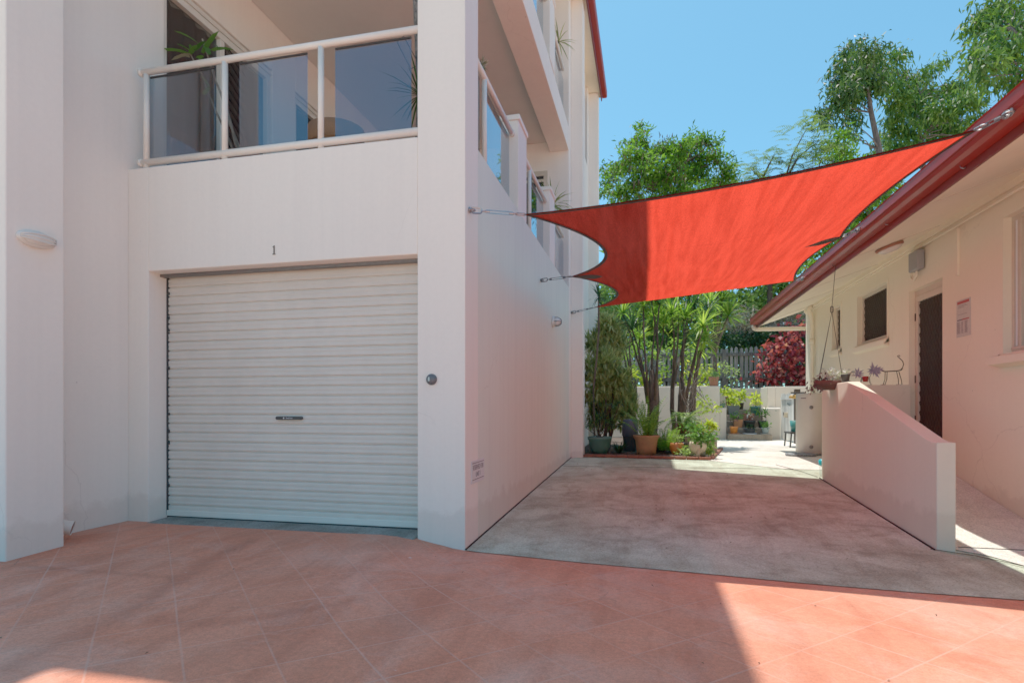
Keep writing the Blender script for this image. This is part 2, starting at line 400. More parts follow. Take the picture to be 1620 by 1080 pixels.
M['rail'] = simple('rail_powder_coat', (.86, .78, .69), .35, .04, 5, .02)
M['trim'] = simple('window_frame_beige', (.66, .56, .44), .5, .08, 6, .03)
M['rubber'] = simple('dark_rubber', (.02, .02, .022), .7, .1)
M['black'] = simple('black_plastic', (.014, .014, .016), .42, .1)
M['white_print'] = simple('white_print', (.75, .75, .75), .6, .02)
M['sign'] = simple('sign_panel', (.74, .70, .70), .45, .04, 8, .02)
M['sign_ink'] = simple('sign_ink', (.16, .11, .13), .6, .1)
M['sign_red'] = simple('sign_red', (.45, .05, .05), .6, .1)
M['poster'] = simple('poster_paper', (.62, .55, .50), .35, .08, 30, .1, 40)
M['number'] = simple('number_metal', (.16, .13, .10), .5, .2)
M['steel'] = simple('galvanised_steel', (.42, .42, .43), .32, .2, 30, .05, 60, 1.0)
M['dull_steel'] = simple('dull_steel', (.20, .19, .19), .5, .2, 30, .05, 60, .8)
M['red_metal'] = simple('red_colorbond', (.29, .012, .008), .42, .12, 2.5, .03, 30, 0, .3)
M['red_fascia'] = simple('red_fascia_paint', (.16, .012, .008), .5, .15, 2.5, .05)
M['roof'] = simple('red_roof_tile', (.30, .07, .05), .7, .2, 5, .2)
M['sail'] = sail_mat()
M['webbing'] = simple('dark_webbing', (.045, .028, .025), .85, .15, 20, .3, 120)
M['glass'] = glass_mat('tinted_glass', (.66, .69, .73), .10)
M['dark_glass'] = glass_mat('door_glass', (.42, .43, .45), .05, 1.5)
M['curtain'] = simple('grey_curtain', (.24, .225, .24), .9, .2, 3, .4, 6, 0, .1, .05)
M['dark_room'] = simple('dark_interior', (.03, .026, .025), .9, .1)
M['screen'] = simple('insect_screen', (.022, .016, .014), .8, .1)
M['grille'] = simple('grille_bronze', (.04, .027, .022), .5, .1)
M['lamp_glass'] = simple('opal_glass', (.78, .76, .72), .25, .04)
M['lamp_body'] = simple('lamp_body', (.78, .72, .66), .45, .05)
M['grey_box'] = simple('grey_plastic', (.27, .27, .28), .5, .1)
M['slate'] = simple('slate_plastic', (.06, .065, .085), .5, .1)
M['knob'] = simple('grey_cap', (.085, .085, .095), .38, .08)
M['terracotta'] = simple('terracotta', (.40, .17, .07), .8, .18, 9, .15)
M['terracotta_dark'] = simple('dull_terracotta', (.36, .14, .085), .8, .2, 9, .15)
M['orange_pot'] = simple('orange_glaze', (.62, .19, .03), .45, .12, 9, .05)
M['green_pot'] = simple('sage_green_pot', (.07, .17, .12), .5, .15, 7, .05)
M['teal_pot'] = simple('teal_glaze', (.015, .14, .13), .35, .12, 9, .05)
M['grey_pot'] = simple('slate_pot', (.12, .15, .15), .6, .12, 9, .05)
M['blue_pot'] = simple('blue_grey_pot', (.28, .36, .37), .55, .12, 9, .05)
M['black_pot'] = simple('black_pot', (.02, .021, .022), .55, .12, 9, .05)
M['cream_pot'] = simple('cream_pot', (.62, .50, .33), .6, .15, 9, .08)
M['basket'] = simple('dark_basket', (.15, .055, .04), .8, .3, 25, .4)
M['red_pot'] = simple('red_glaze', (.42, .015, .012), .3, .1)
M['saucer_blue'] = simple('pale_blue_saucer', (.42, .52, .62), .4, .08)
M['saucer_white'] = simple('pale_saucer', (.6, .57, .5), .5, .08)
M['soil'] = simple('potting_soil', (.035, .024, .017), .95, .3, 30, .8, 40, 0, .2, .02)
M['bed'] = speckle_mat('garden_mulch', (.035, .022, .015), (.12, .075, .05))
M['brick'] = simple('edging_brick', (.30, .085, .045), .85, .3, 12, .4, 50)
M['ground'] = concrete_mat('bounce_ground', (.86, .70, .55), .2)  # extra pale so the unseen ground behind the camera bounces light onto the facade
M['bark_grey'] = bark_mat('grey_bark', (.13, .088, .06))
M['bark_dark'] = bark_mat('dark_bark', (.075, .052, .038))
M['bark_gum'] = bark_mat('gum_bark', (.15, .11, .095))
M['twig'] = bark_mat('dry_twig', (.33, .27, .21), 20)
M['spot_bark'] = speckle_mat('speckled_bark', (.06, .055, .05), (.30, .27, .24))
M['fence'] = timber_mat('weathered_paling', (.26, .25, .225))
M['fence_rail'] = timber_mat('weathered_rail', (.13, .12, .105))
M['gate'] = timber_mat('bleached_timber', (.66, .65, .60))
M['dark_timber'] = timber_mat('dark_timber', (.06, .04, .03))
M['heater'] = simple('heater_enamel', (.62, .56, .48), .35, .06, 3, .02)
M['plastic_teal'] = simple('teal_plastic', (.02, .20, .19), .45, .1)
M['aqua'] = simple('aqua_plastic', (.0, .45, .55), .3, .05)
M['bottle'] = glass_mat('clear_plastic', (.85, .88, .88), .05, 1.3)
M['yellow'] = simple('yellow_paint', (.5, .24, .02), .5, .15)
M['purple'] = simple('lilac_metal', (.36, .31, .45), .5, .2, 30, .1)
M['wire'] = simple('rusty_wire', (.05, .032, .024), .6, .2)
M['pebble'] = speckle_mat('pebble_tray', (.10, .11, .12), (.34, .36, .38))
# foliage
M['lf_legume'] = leaf_mat('feathery_green', [(0, (.018, .065, .005)), (.5, (.07, .19, .012)), (1, (.17, .34, .022))], .45)
M['lf_gum'] = leaf_mat('gum_green', [(0, (.010, .040, .005)), (.45, (.05, .13, .013)), (1, (.18, .30, .045))], .35, .4)
M['lf_gum_dark'] = leaf_mat('gum_dark_green', [(0, (.006, .026, .005)), (.5, (.032, .085, .012)), (1, (.12, .21, .04))], .30, .4)
M['lf_far'] = leaf_mat('pale_feather_green', [(0, (.05, .11, .03)), (1, (.16, .25, .07))], .45)
M['lf_pod'] = leaf_mat('brown_pods', [(0, (.045, .025, .014)), (1, (.12, .07, .035))], .1)
M['lf_bush'] = leaf_mat('dense_green', [(0, (.02, .055, .014)), (.5, (.07, .155, .025)), (1, (.20, .32, .06))], .38)
M['lf_dark'] = leaf_mat('dark_green', [(0, (.008, .026, .010)), (1, (.03, .075, .022))], .25)
M['lf_dry'] = leaf_mat('dry_grey_leaf', [(0, (.16, .13, .07)), (.6, (.38, .33, .22)), (1, (.55, .50, .38))], .2)
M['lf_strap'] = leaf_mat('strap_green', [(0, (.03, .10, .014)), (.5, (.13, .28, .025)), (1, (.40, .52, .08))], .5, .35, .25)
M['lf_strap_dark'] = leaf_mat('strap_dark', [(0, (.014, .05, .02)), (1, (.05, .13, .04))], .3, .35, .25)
M['lf_olive'] = leaf_mat('olive_variegated', [(0, (.10, .14, .04)), (.5, (.32, .38, .12)), (1, (.62, .64, .30))], .3, .45, .3)
M['lf_fern'] = leaf_mat('fern_green', [(0, (.06, .15, .02)), (1, (.22, .36, .05))], .4, .45, .2)
M['lf_fern_pale'] = leaf_mat('pale_fern', [(0, (.14, .26, .05)), (1, (.34, .44, .16))], .45, .45, .2)
M['lf_cycad'] = leaf_mat('umbrella_dark', [(0, (.012, .04, .014)), (1, (.045, .10, .028))], .3, .4, .2)
M['lf_lime'] = leaf_mat('lime_leaf', [(0, (.20, .34, .02)), (.6, (.42, .52, .04)), (1, (.62, .60, .06))], .45, .45, .3)
M['lf_mid'] = leaf_mat('mid_green', [(0, (.03, .10, .018)), (1, (.13, .29, .05))], .4, .4, .3)
M['lf_red'] = leaf_mat('copper_leaf', [(0, (.07, .008, .016)), (.5, (.22, .02, .03)), (.8, (.45, .06, .06)), (.93, (.62, .25, .22)), (1, (.75, .16, .02))], .3, .25, .2)
M['lf_white'] = leaf_mat('white_petal', [(0, (.62, .62, .6)), (1, (.85, .85, .82))], .3, .5)
M['lf_silver'] = leaf_mat('silver_leaf', [(0, (.28, .30, .28)), (1, (.72, .73, .70))], .25, .5)
M['lf_purple'] = leaf_mat('purple_leaf', [(0, (.07, .025, .04)), (1, (.16, .07, .08))], .3, .5)
M['lf_brown'] = leaf_mat('fallen_leaf', [(0, (.05, .03, .018)), (1, (.16, .09, .045))], .1, .7)
M['lf_flower'] = leaf_mat('orange_flower', [(0, (.6, .10, .02)), (1, (.75, .22, .03))], .3)
M['lf_pink'] = leaf_mat('pink_flower', [(0, (.5, .2, .4)), (1, (.7, .4, .6))], .3)

# ------------------------------------------------------------------ foliage generators (numpy)
def unit(a): return a / np.maximum(np.linalg.norm(a, axis=-1, keepdims=True), 1e-9)
class Leaves:
    def __init__(s): s.V = []; s.F = []; s.n = 0
    def quads(s, P, D, N, L, W, curl=.12, mid=.45):
        P = np.asarray(P, float); D = unit(np.asarray(D, float)); N = np.asarray(N, float)
        Sd = unit(np.cross(D, N)); N = np.cross(Sd, D)
        L = np.broadcast_to(np.asarray(L, float), (len(P),))[:, None]; W = np.broadcast_to(np.asarray(W, float), (len(P),))[:, None]
        m = P + D*L*mid
        v = np.stack([P, m + Sd*W*.5 + N*L*curl*.6, P + D*L - N*L*curl, m - Sd*W*.5 + N*L*curl*.6], 1)
        k = len(P); s.V.append(v.reshape(-1, 3)); s.F.append(np.arange(k*4).reshape(k, 4) + s.n); s.n += k*4
    def straps(s, P, D, L, W, droop, seg=3):
        # curved ribbons bending down
        P = np.asarray(P, float); D = unit(np.asarray(D, float)); k = len(P)
        L = np.broadcast_to(np.asarray(L, float), (k,)); W = np.broadcast_to(np.asarray(W, float), (k,)); droop = np.broadcast_to(np.asarray(droop, float), (k,))
        Sd = unit(np.cross(D, np.array([0, 0, 1.0])) + 1e-6)
        pts = []; p = P.copy(); d = D.copy()
        for i in range(seg+1):
            w = W * [.55, 1.0, .8, .05][min(3, int(round(i*3/seg)))]
            pts.append((p - Sd*w[:, None]*.5, p + Sd*w[:, None]*.5))
            p = p + d*(L/seg)[:, None]; d = unit(d + np.array([0, 0, -1.0])*droop[:, None])
        for i in range(seg):
            v = np.stack([pts[i][0], pts[i][1], pts[i+1][1], pts[i+1][0]], 1)
            # shared verts so that a strap stays one island
        allv = np.stack([q for pr in pts for q in pr], 1)          # k, 2(seg+1), 3
        s.V.append(allv.reshape(-1, 3)); m = 2*(seg+1)
        b = np.arange(k)[:, None]*m + s.n
        for i in range(seg):
            s.F.append(np.concatenate([b+2*i, b+2*i+1, b+2*i+3, b+2*i+2], 1))
        s.n += k*m
    def frond(s, p0, d0, L, leaf, droop=.35, pairs=16, w=.03, rise=.3, tip=.4):
        p = np.array(p0, float); d = np.array(d0, float); d /= np.linalg.norm(d)
        P, D, N, LL = [], [], [], []
        for i in range(pairs):
            t = i/(pairs-1)
            sd = np.cross(d, [0, 0, 1.0]); sd /= max(1e-6, np.linalg.norm(sd)); up = np.cross(sd, d)
            l = leaf * (math.sin(PI*(.12+.80*t)) * (1-tip*t))
            for sg in (-1, 1):
                P.append(p); D.append(sd*sg + d*.45 + up*rise*.5); N.append(up + RNG.normal(0, .15, 3)); LL.append(l*RNG.uniform(.85, 1.1))
            p = p + d*(L/pairs); d = d + np.array([0, 0, -droop/pairs*2*(.4+t)]); d /= np.linalg.norm(d)
        s.quads(P, D, N, LL, w, .1, .4)
        return p
    def clump(s, c, r, n, L, W, droop=.3, out=.5, twig=None, shell=.45, upn=.6, per=9):
        c = np.array(c, float); r = np.broadcast_to(np.array(r, float), (3,))
        nt = max(1, int(n/per))
        q = unit(RNG.normal(size=(nt, 3))) * (RNG.uniform(0, 1, (nt, 1))**shell)
        tw = c + q*r
        tsig = (twig if twig else L*.75)
        P = np.repeat(tw, per, 0) + RNG.normal(size=(nt*per, 3))*tsig*np.array([1, 1, .8])
        D = RNG.normal(size=(nt*per, 3))*.8 + np.repeat(q, per, 0)*out + np.array([0, 0, -droop])
        N = RNG.normal(size=(nt*per, 3))*.7 + np.array([0, 0, upn])
        s.quads(P, D, N, L*RNG.uniform(.6, 1.25, nt*per), W*RNG.uniform(.7, 1.2, nt*per), .12)
    def build(s, name, mat, parent=None, base=None):
        me = bpy.data.meshes.new(name)
        V = np.concatenate(s.V); F = np.concatenate(s.F)
        me.vertices.add(len(V)); me.vertices.foreach_set('co', V.astype(np.float32).ravel())
        me.loops.add(F.size); me.loops.foreach_set('vertex_index', F.astype(np.int32).ravel())
        me.polygons.add(len(F)); me.polygons.foreach_set('loop_start', (np.arange(len(F))*4).astype(np.int32))
        me.update(calc_edges=True)
        if parent is None and base is None: base = tuple(V.mean(0))
        return link_mesh(name, me, mat, parent, base)

def wig(a, b, n=5, amt=.06):
    a, b = Vector(a), Vector(b); L = (b-a).length; out = []
    for i in range(n+1):
        t = i/n; p = a.lerp(b, t)
        if 0 < i < n: p = p + Vector(RNG.normal(0, amt*L*.5, 3))
        out.append(p)
    return out

# ------------------------------------------------------------------ world, sun, camera
SUN = Vector((.16, -.26, -1.0))
sc = bpy.context.scene
w = bpy.data.worlds.new('World'); sc.world = w; w.use_nodes = True
nt = w.node_tree; nt.nodes.clear()
wo = nt.nodes.new('ShaderNodeOutputWorld'); bg = nt.nodes.new('ShaderNodeBackground'); sky = nt.nodes.new('ShaderNodeTexSky')
sky.sky_type = 'NISHITA'; sky.sun_disc = False
sky.sun_elevation = math.asin(1/SUN.length); sky.sun_rotation = math.atan2(-SUN.x, -SUN.y)
sky.altitude = 0; sky.air_density = 1.0; sky.dust_density = 1.0; sky.ozone_density = 1.0
bg.inputs['Strength'].default_value = .15
tn = nt.nodes.new('ShaderNodeMix'); tn.data_type = 'RGBA'; tn.blend_type = 'MULTIPLY'; tn.inputs[0].default_value = 1; tn.inputs[7].default_value = (.44, 1.00, 1.13, 1)
nt.links.new(sky.outputs[0], tn.inputs[6]); nt.links.new(tn.outputs[2], bg.inputs['Color']); nt.links.new(bg.outputs[0], wo.inputs['Surface'])
sl = bpy.data.lights.new('sun', 'SUN'); sl.energy = 5.0; sl.angle = R(.53); sl.color = (1, .955, .88)
so = bpy.data.objects.new('sun', sl); col.objects.link(so); so.location = (-5, 8, 30)
so.rotation_euler = SUN.to_track_quat('-Z', 'Y').to_euler()
cam = bpy.data.cameras.new('camera'); co = bpy.data.objects.new('camera', cam); col.objects.link(co)
cam.sensor_width = 36; cam.lens = 36*FPX/1620; cam.shift_y = (HOR-540)/1620; cam.clip_start = .05; cam.clip_end = 2000
co.location = (0, 0, EYE); co.rotation_euler = (R(90), 0, YAW); sc.camera = co
sc.view_settings.view_transform = 'Standard'; sc.view_settings.look = 'None'; sc.view_settings.exposure = 0; sc.view_settings.gamma = 1.46
sc.cycles.use_denoising = True
sc.cycles.max_bounces = 10; sc.cycles.diffuse_bounces = 6; sc.cycles.transparent_max_bounces = 24; sc.cycles.glossy_bounces = 5
sc.cycles.sample_clamp_indirect = 8
sc.cycles.caustics_reflective = False; sc.cycles.caustics_refractive = False

# ------------------------------------------------------------------ ground
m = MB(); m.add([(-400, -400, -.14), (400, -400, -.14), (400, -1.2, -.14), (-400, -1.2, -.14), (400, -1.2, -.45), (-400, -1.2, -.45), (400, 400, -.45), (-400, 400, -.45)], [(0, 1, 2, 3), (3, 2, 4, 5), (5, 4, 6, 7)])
tag(m.build('ground', M['ground'], base=(0, 0, -.45)), kind='structure')  # stretch behind the camera acts as an added light reflector
EX = [-1.55, -1.43, -.5, .44, 1.0, 1.6, 2.2, 2.7, 3.4, 8.0]; EY = [4.47, 4.47, 4.32, 4.21, 4.13, 4.08, 4.06, 4.03, 3.98, 3.7]
def edgeY(x): return float(np.interp(x, EX, EY))
m = MB(); nx, ny = 130, 120
def pv(u, v):
    x = lerp(-12, 8, u); yt = 4.9 if x < -1.55 else edgeY(x)+.05; y = lerp(-1.5, yt, v**.8); return (x, y, zg(x, y))
m.grid(pv, nx, ny)
tag(m.build('paving', M['paving'], base=(0, 0, 0), smooth=True), kind='structure')
m = MB()
def dv(u, v):
    x = lerp(-1.45, 4.2, u); y = lerp(edgeY(x), 18.5, v**1.35); return (x, y, zg(x, y)+.006)
m.grid(dv, 50, 90)
tag(m.build('driveway', M['concrete'], base=(0, 4.4, 0), smooth=True), kind='structure')
# path slab at the back of the yard, sunlit brightness put into its paler colour
m = MB()
def pp(u, v):
    y = lerp(9.78, 18.4, v); x = lerp(1.0 if y > 10.9 else lerp(2.1, 1.0, (y-9.78)/1.12), 4.1, u); return (x, y, zg(x, y)+.012)
m.grid(pp, 20, 40)
tag(m.build('path', M['path'], base=(1, 14, .1), smooth=True), kind='structure')
# walkway apron in front of the ramp
ap = [(2.26, 5.30), (2.50, 5.10), (2.62, 4.86), (2.80, 4.55), (3.1, 4.15), (3.39, 3.9), (3.39, 5.30)]
m = MB(); m.add([(x, y, zg(x, y)+.013) for x, y in ap], [tuple(range(len(ap)))])
tag(m.build('walkway', M['path'], base=(3, 4.6, 0)), kind='structure')
RY = [5.312, 5.6, 6.0, 6.4, 6.9, 7.4, 7.8, 8.1, 8.70]; RZ = [-.052, -.045, -.02, .035, .14, .255, .345, .37, .37]
m = MB(); pr_ = [(y, z) for y, z in zip(RY, RZ)] + [(8.70, -.3), (5.312, -.3)]
m.extr(pr_, 'x', 2.375, 3.392)
tag(m.build('ramp', M['step'] if False else M['path'], base=(2.9, 7, 0)), kind='structure')
# expansion joints in the slabs
m = MB()
for pts in ([(2.05, 10.3), (2.24, 9.5), (2.31, 8.9)], [(2.16, 5.2), (2.40, 5.06), (2.60, 4.84), (2.78, 4.53), (3.08, 4.13), (3.38, 3.86)],
            [(-1.38, 9.70), (.4, 9.72), (2.2, 9.78)], [(2.4, 5.306), (3.38, 5.306)]):
    for a, b in zip(pts[:-1], pts[1:]):
        A = (a[0], a[1], zg(*a)+.0165); B = (b[0], b[1], zg(*b)+.0165)
        m.bar(A, B, .011, .003)
tag(m.build('slab_joints', M['soil'], base=(1, 7, 0)), kind='structure')
# dirt line where the render meets the slab
m = MB()
for (ax, ay), (bx, by) in (((-1.426, 4.47), (-1.426, 7.8)), ((-1.426, 7.8), (-1.426, 11.1)), ((2.19, 5.2), (2.32, 8.85))):
    m.bar((ax, ay, zg(ax, ay)+.012), (bx, by, zg(bx, by)+.012), .012, .010)
tag(m.build('dirt_line', M['soil'], base=(0, 7, 0)), kind='structure')

# ------------------------------------------------------------------ apartment building (left)
bl = thing('apartment_building', 'three storey white rendered apartment building with garage and glass balconies', 'building', (-4, 8, -.3))
W = M['white_wall']
m = MB()
m.box(-1.84, -1.43, 4.47, 4.84, -.3, 8.84)            # corner post
m.box(-4.72, -4.49, 4.47, 4.69, -.3, 3.27)            # nib left of garage
m.box(-4.49, -1.84, 4.47, 4.69, 2.31, 3.27)           # lintel and balcony parapet
m.box(-1.78, -1.43, 4.84, 10.78, 5.83, 6.26)          # beam over side balcony
m.box(-4.72, -1.84, 4.47, 4.75, 5.83, 6.26)
m.build('wall', W, bl, bevel=.008)
m = MB(); m.box(-1.632, -1.431, 4.842, 10.778, -.3, 3.28); m.build('garage_side_wall', M['shade_wall'], bl)
m = MB()
m.box(-9.5, -4.72, 3.592, 4.89, -.3, 8.84)             # left return wall
m.box(-9.5, -4.72, 4.89, 6.62, 5.40, 8.84); m.box(-9.5, -4.72, 6.62, 7.12, 2.7, 8.84)
m.box(-9.5, -4.72, 7.12, 9.6, 5.40, 8.84); m.box(-9.5, -4.72, 9.6, 10.78, 2.7, 8.84)
m.build('side_wall', W, bl, bevel=.008)
m = MB(); m.box(-9.5, -4.39, 3.17, 3.592, -.3, 8.84); m.build('pilaster', W, bl, bevel=.01)
m = MB()
m.box(-4.72, -1.43, 10.78, 14.5, -.3, 6.9); m.box(-4.72, -1.43, 10.78, 13.62, 6.9, 8.84); m.box(-4.72, -1.43, 14.2, 14.5, 6.9, 8.84)
m.box(-4.72, -1.55, 13.62, 14.2, 6.9, 8.84); m.build('rear_wall', W, bl, bevel=.008)
m = MB(); m.box(-1.43, -1.21, 11.1, 11.45, -.3, 8.84); m.build('pilaster', W, bl, bevel=.008)
m = MB(); m.box(-1.6, -1.20, 14.502, 14.8, -.3, 8.84); m.build('pilaster', W, bl, bevel=.008)
m = MB(); m.box(-1.545, -1.49, 13.63, 14.19, 6.91, 8.6); m.build('window', M['dark_room'], bl)
m = MB(); m.box(-4.71, -1.64, 4.70, 10.77, 2.72, 3.0); m.build('balcony_floor', M['step'], bl)
m = MB(); m.box(-4.715, -1.785, 4.755, 10.775, 6.02, 6.24); m.build('balcony_ceiling', M['ceiling'], bl)
m = MB(); m.box(-4.715, -1.60, 4.85, 10.775, 6.262, 6.30); m.build('balcony_floor', M['step'], bl)
# parapet capping seams
# cap posts on the side parapet, both levels
for z0 in (3.28, 6.30):
    for y0, y1 in ((6.44, 6.90), (8.63, 9.07)):
        m = MB(); m.box(-1.63, -1.43, y0, y1, z0, z0+1.03); p = m.build('balcony_post', W, bl, bevel=.006)
        m = MB(); m.box(-1.65, -1.412, y0-.018, y1+.018, z0+1.031, z0+1.09); m.build('post_cap', W, p, bevel=.008)
# garage door
prof = []
zz = .035; pitch = .0865; k = 0
while zz < 2.36:
    for dz, dy in ((0, .017), (.006, .017), (.010, .002), (.018, -.001), (.030, -.001), (.034, .0025), (.050, .0025), (.054, -.001), (.070, -.001), (.080, .001)):
        prof.append((4.69+dy, zz+dz))
    zz += pitch
m = MB(); x0, x1 = -4.56, -1.80
for i, (y, z) in enumerate(prof): m.v += [(x0, y, z), (x1, y, z)]
for i in range(len(prof)-1): m.f.append((2*i, 2*i+1, 2*i+3, 2*i+2))
gd = m.build('garage_door', M['door'], bl)
m = MB(); m.box(-4.485, -1.845, 4.672, 4.705, .022, .075); m.build('bottom_rail', M['frame'], gd, bevel=.004)
m = MB(); m.box(-4.485, -1.845, 4.678, 4.70, .004, .021); m.build('bottom_seal', M['rubber'], gd)
m = MB(); m.box(-4.489, -4.478, 4.675, 4.72, .03, 2.305)
for z in (2.13, 1.9, 1.78, 1.42, .98, .82, .7, .38, .3): m.box(-4.478, -4.462, 4.676, 4.69, z, z+.025)
m.build('door_track', M['rubber'], gd)
hp = at(458, 661, 4.68)
m = MB(); n = 12; pl = []
for i in range(n): a = PI/2 + PI*i/(n-1); pl.append((-.118 + .016*math.cos(a), .016*math.sin(a)))
for i in range(n): a = -PI/2 + PI*i/(n-1); pl.append((.118 + .016*math.cos(a), .016*math.sin(a)))
m.extr([(hp.x+a, hp.z+b) for a, b in pl], 'y', 4.662, 4.692)
hd = m.build('handle', M['black'], gd, bevel=.003)
t = text_obj('handle_lettering', 'Steel-Line', .017, M['white_print'], hd, (hp.x+.008, 4.6612, hp.z), (1, 0, 0), (0, 0, 1))
m = MB(); m.lathe([(.0, 0), (.0065, 0), (.0065, .0006), (0, .0006)], (hp.x-.047, 4.6608, hp.z), 12, 'y'); m.build('handle_emblem', M['white_print'], hd)
m = MB(); m.box(-4.489, -1.841, 4.60, 4.66, 2.285, 2.309); m.build('door_head_seal', M['dull_steel'], gd)
m = MB(); m.add([(-4.47, 4.42, -.1), (-1.85, 4.42, -.12), (-1.85, 4.80, -.12), (-4.47, 4.80, -.1), (-4.47, 4.42, .004), (-1.85, 4.42, -.002), (-1.85, 4.80, .012), (-4.47, 4.80, .016)],
                [(0, 3, 2, 1), (4, 5, 6, 7), (0, 1, 5, 4), (1, 2, 6, 5), (2, 3, 7, 6), (3, 0, 4, 7)])
m.build('garage_threshold', M['threshold'], bl, bevel=.012)
# house number 1
m = MB(); n1 = at(434, 396, 4.47); pl = [(-.022, -.052), (.022, -.052), (.022, -.043), (.009, -.039), (.009, .055), (.002, .055), (-.02, .040), (-.018, .033), (-.008, .036), (-.008, -.039), (-.022, -.043)]
m.extr([(n1.x+a*.62, n1.z+b*.74) for a, b in pl], 'y', 4.462, 4.4685); m.build('house_number', M['number'], bl)
# stormwater pipe and spout behind the left pilaster
m = MB(); m.tube([(-4.665, 3.69, 8.5), (-4.665, 3.69, .16)], .045, 14); dp = m.build('downpipe', W, bl, smooth=True)
m = MB(); sp = [(-4.665, 3.69, .26), (-4.665, 3.69, .14), (-4.62, 3.73, .10), (-4.545, 3.79, .075)]
m.tube(sp, [.05, .052, .055, .058], 14, cap=False); m.build('spout', M['white_wall'], dp, smooth=True)
m = MB(); m.tube([(-4.62, 3.73, .10), (-4.55, 3.786, .077)], [.03, .054], 14); m.build('spout_opening', M['terracotta_dark'], dp)

# front balcony railing
def rail(name, pts, r=.026): return
fr = MB(); fr.tube([(-4.60, 4.505, 4.172), (-1.83, 4.505, 4.172)], .030, 16); fr.tube([(-4.62, 4.505, 4.172), (-4.585, 4.505, 4.172)], .036, 16)
rl = fr.build('balcony_railing', M['rail'], bl, smooth=False)
for p in rl.data.polygons: p.use_smooth = True
m = MB(); m.tube([(-4.60, 4.505, 3.330), (-1.83, 4.505, 3.330)], .032, 16); m.tube([(-4.62, 4.505, 3.330), (-4.585, 4.505, 3.330)], .037, 16); m.build('bottom_rail', M['rail'], rl, smooth=True)
for x in (-4.545, -3.70, -2.74):
    m = MB(); m.tube([(x, 4.505, 3.28), (x, 4.505, 4.15)], .026, 14); m.build('post', M['rail'], rl, smooth=True)
for x0, x1 in ((-4.54, -3.83), (-3.57, -2.89), (-2.62, -1.92)):
    m = MB(); m.box(x0, x1, 4.533, 4.539, 3.38, 4.135); m.build('glass_panel', M['glass'], rl)
    m = MB(); m.box(x0, x1, 4.529, 4.543, 4.128, 4.142); m.build('glass_channel', M['rubber'], rl)
# side balcony railings
for lv, z0 in ((0, 3.28), (1, 6.30)):
    for y0, y1, ym in ((4.84, 6.44, 5.28), (6.90, 8.63, 7.42), (9.07, 10.78, 9.42)):
        m = MB(); yr0 = y0+.02; yr1 = y1 + (.0 if y1 < 10 else -.3)
        m.tube([(-1.50, yr0, z0+.875), (-1.50, yr1-.02, z0+.875)], .028, 14); m.tube([(-1.50, yr1-.05, z0+.875), (-1.50, yr1-.005, z0+.875)], .034, 14)
        r_ = m.build('balcony_railing', M['rail'], bl, smooth=True)
        m = MB(); m.tube([(-1.50, ym, z0), (-1.50, ym, z0+.86)], .025, 12); m.build('post', M['rail'], r_, smooth=True)
        m = MB(); m.box(-1.538, -1.532, y0+.03, ym-.045, z0+.02, z0+.85); m.build('glass_panel', M['glass'], r_)
        m = MB(); m.box(-1.538, -1.532, ym+.05, y1-.01, z0+.02, z0+.85); m.build('glass_panel', M['glass'], r_)
# sliding doors on the balcony (left side wall)
def slider(y0, y1, z0, z1, x, name='sliding_door'):
    m = MB()
    m.box(x-.06, x+.012, y0, y1, z1-.07, z1); m.box(x-.06, x+.012, y0, y0+.05, z0, z1-.07); m.box(x-.06, x+.012, y1-.06, y1, z0, z1-.07)
    m.box(x-.06, x+.006, (y0+y1)/2-.035, (y0+y1)/2+.035, z0, z1-.07)
    f = m.build(name, M['frame'], bl, bevel=.004)
    m = MB(); m.box(x-.05, x-.044, y0+.05, (y0+y1)/2-.035, z0, z1-.07); m.build('pane', M['dark_glass'], f)
    m = MB(); m.box(x-.05, x-.044, (y0+y1)/2+.035, y1-.06, z0, z1-.07); m.build('pane', M['dark_glass'], f)
    m = MB()
    def cv(u, v): return (x-.16+.022*math.sin(u*60)+.012*math.sin(u*23+1), lerp(y0+.02, y1-.02, u), lerp(z0, z1, v))
    m.grid(cv, 120, 1); m.build('curtain', M['curtain'], f, smooth=True)
    m = MB(); mid = (y0+y1)/2
    s0 = mid+.05; s1 = mid+.45; zz = z0
    while zz < z1-.1:
        m.bar((x-.036, s0, zz), (x-.036, s1, zz+.23), .004, .012, (1, 0, 0)); m.bar((x-.033, s0, zz+.23), (x-.033, s1, zz), .004, .012, (1, 0, 0)); zz += .11
    m.build('security_grille', M['screen'], f)
    # stepped head mould
    m = MB(); m.box(x-.02, x+.03, y0-.03, y1+.03, z1+.002, z1+.022); m.box(x-.02, x+.016, y0-.03, y1+.03, z1+.028, z1+.06); m.build('head_trim', M['frame'], f)
slider(4.90, 6.60, 3.0, 5.33, -4.76); slider(7.13, 9.58, 3.0, 5.33, -4.76)
# window on the balcony's rear wall
m = MB(); wx0, wx1, wz0, wz1, wy = -3.1, -1.83, 3.0, 5.48, 10.76
m.box(wx0, wx1, wy-.02, wy+.015, wz1-.09, wz1); m.box(wx1-.07, wx1, wy-.02, wy+.015, wz0, wz1-.09); m.box(wx0, wx0+.07, wy-.02, wy+.015, wz0, wz1-.09)
m.box(wx0+.07, wx1-.07, wy-.012, wy+.015, wz1-.2, wz1-.15)
wn = m.build('window', M['trim'], bl); m = MB(); m.box(wx0+.07, wx1-.07, wy+.002, wy+.012, wz0, wz1-.09); m.build('pane', M['dark_room'], wn)
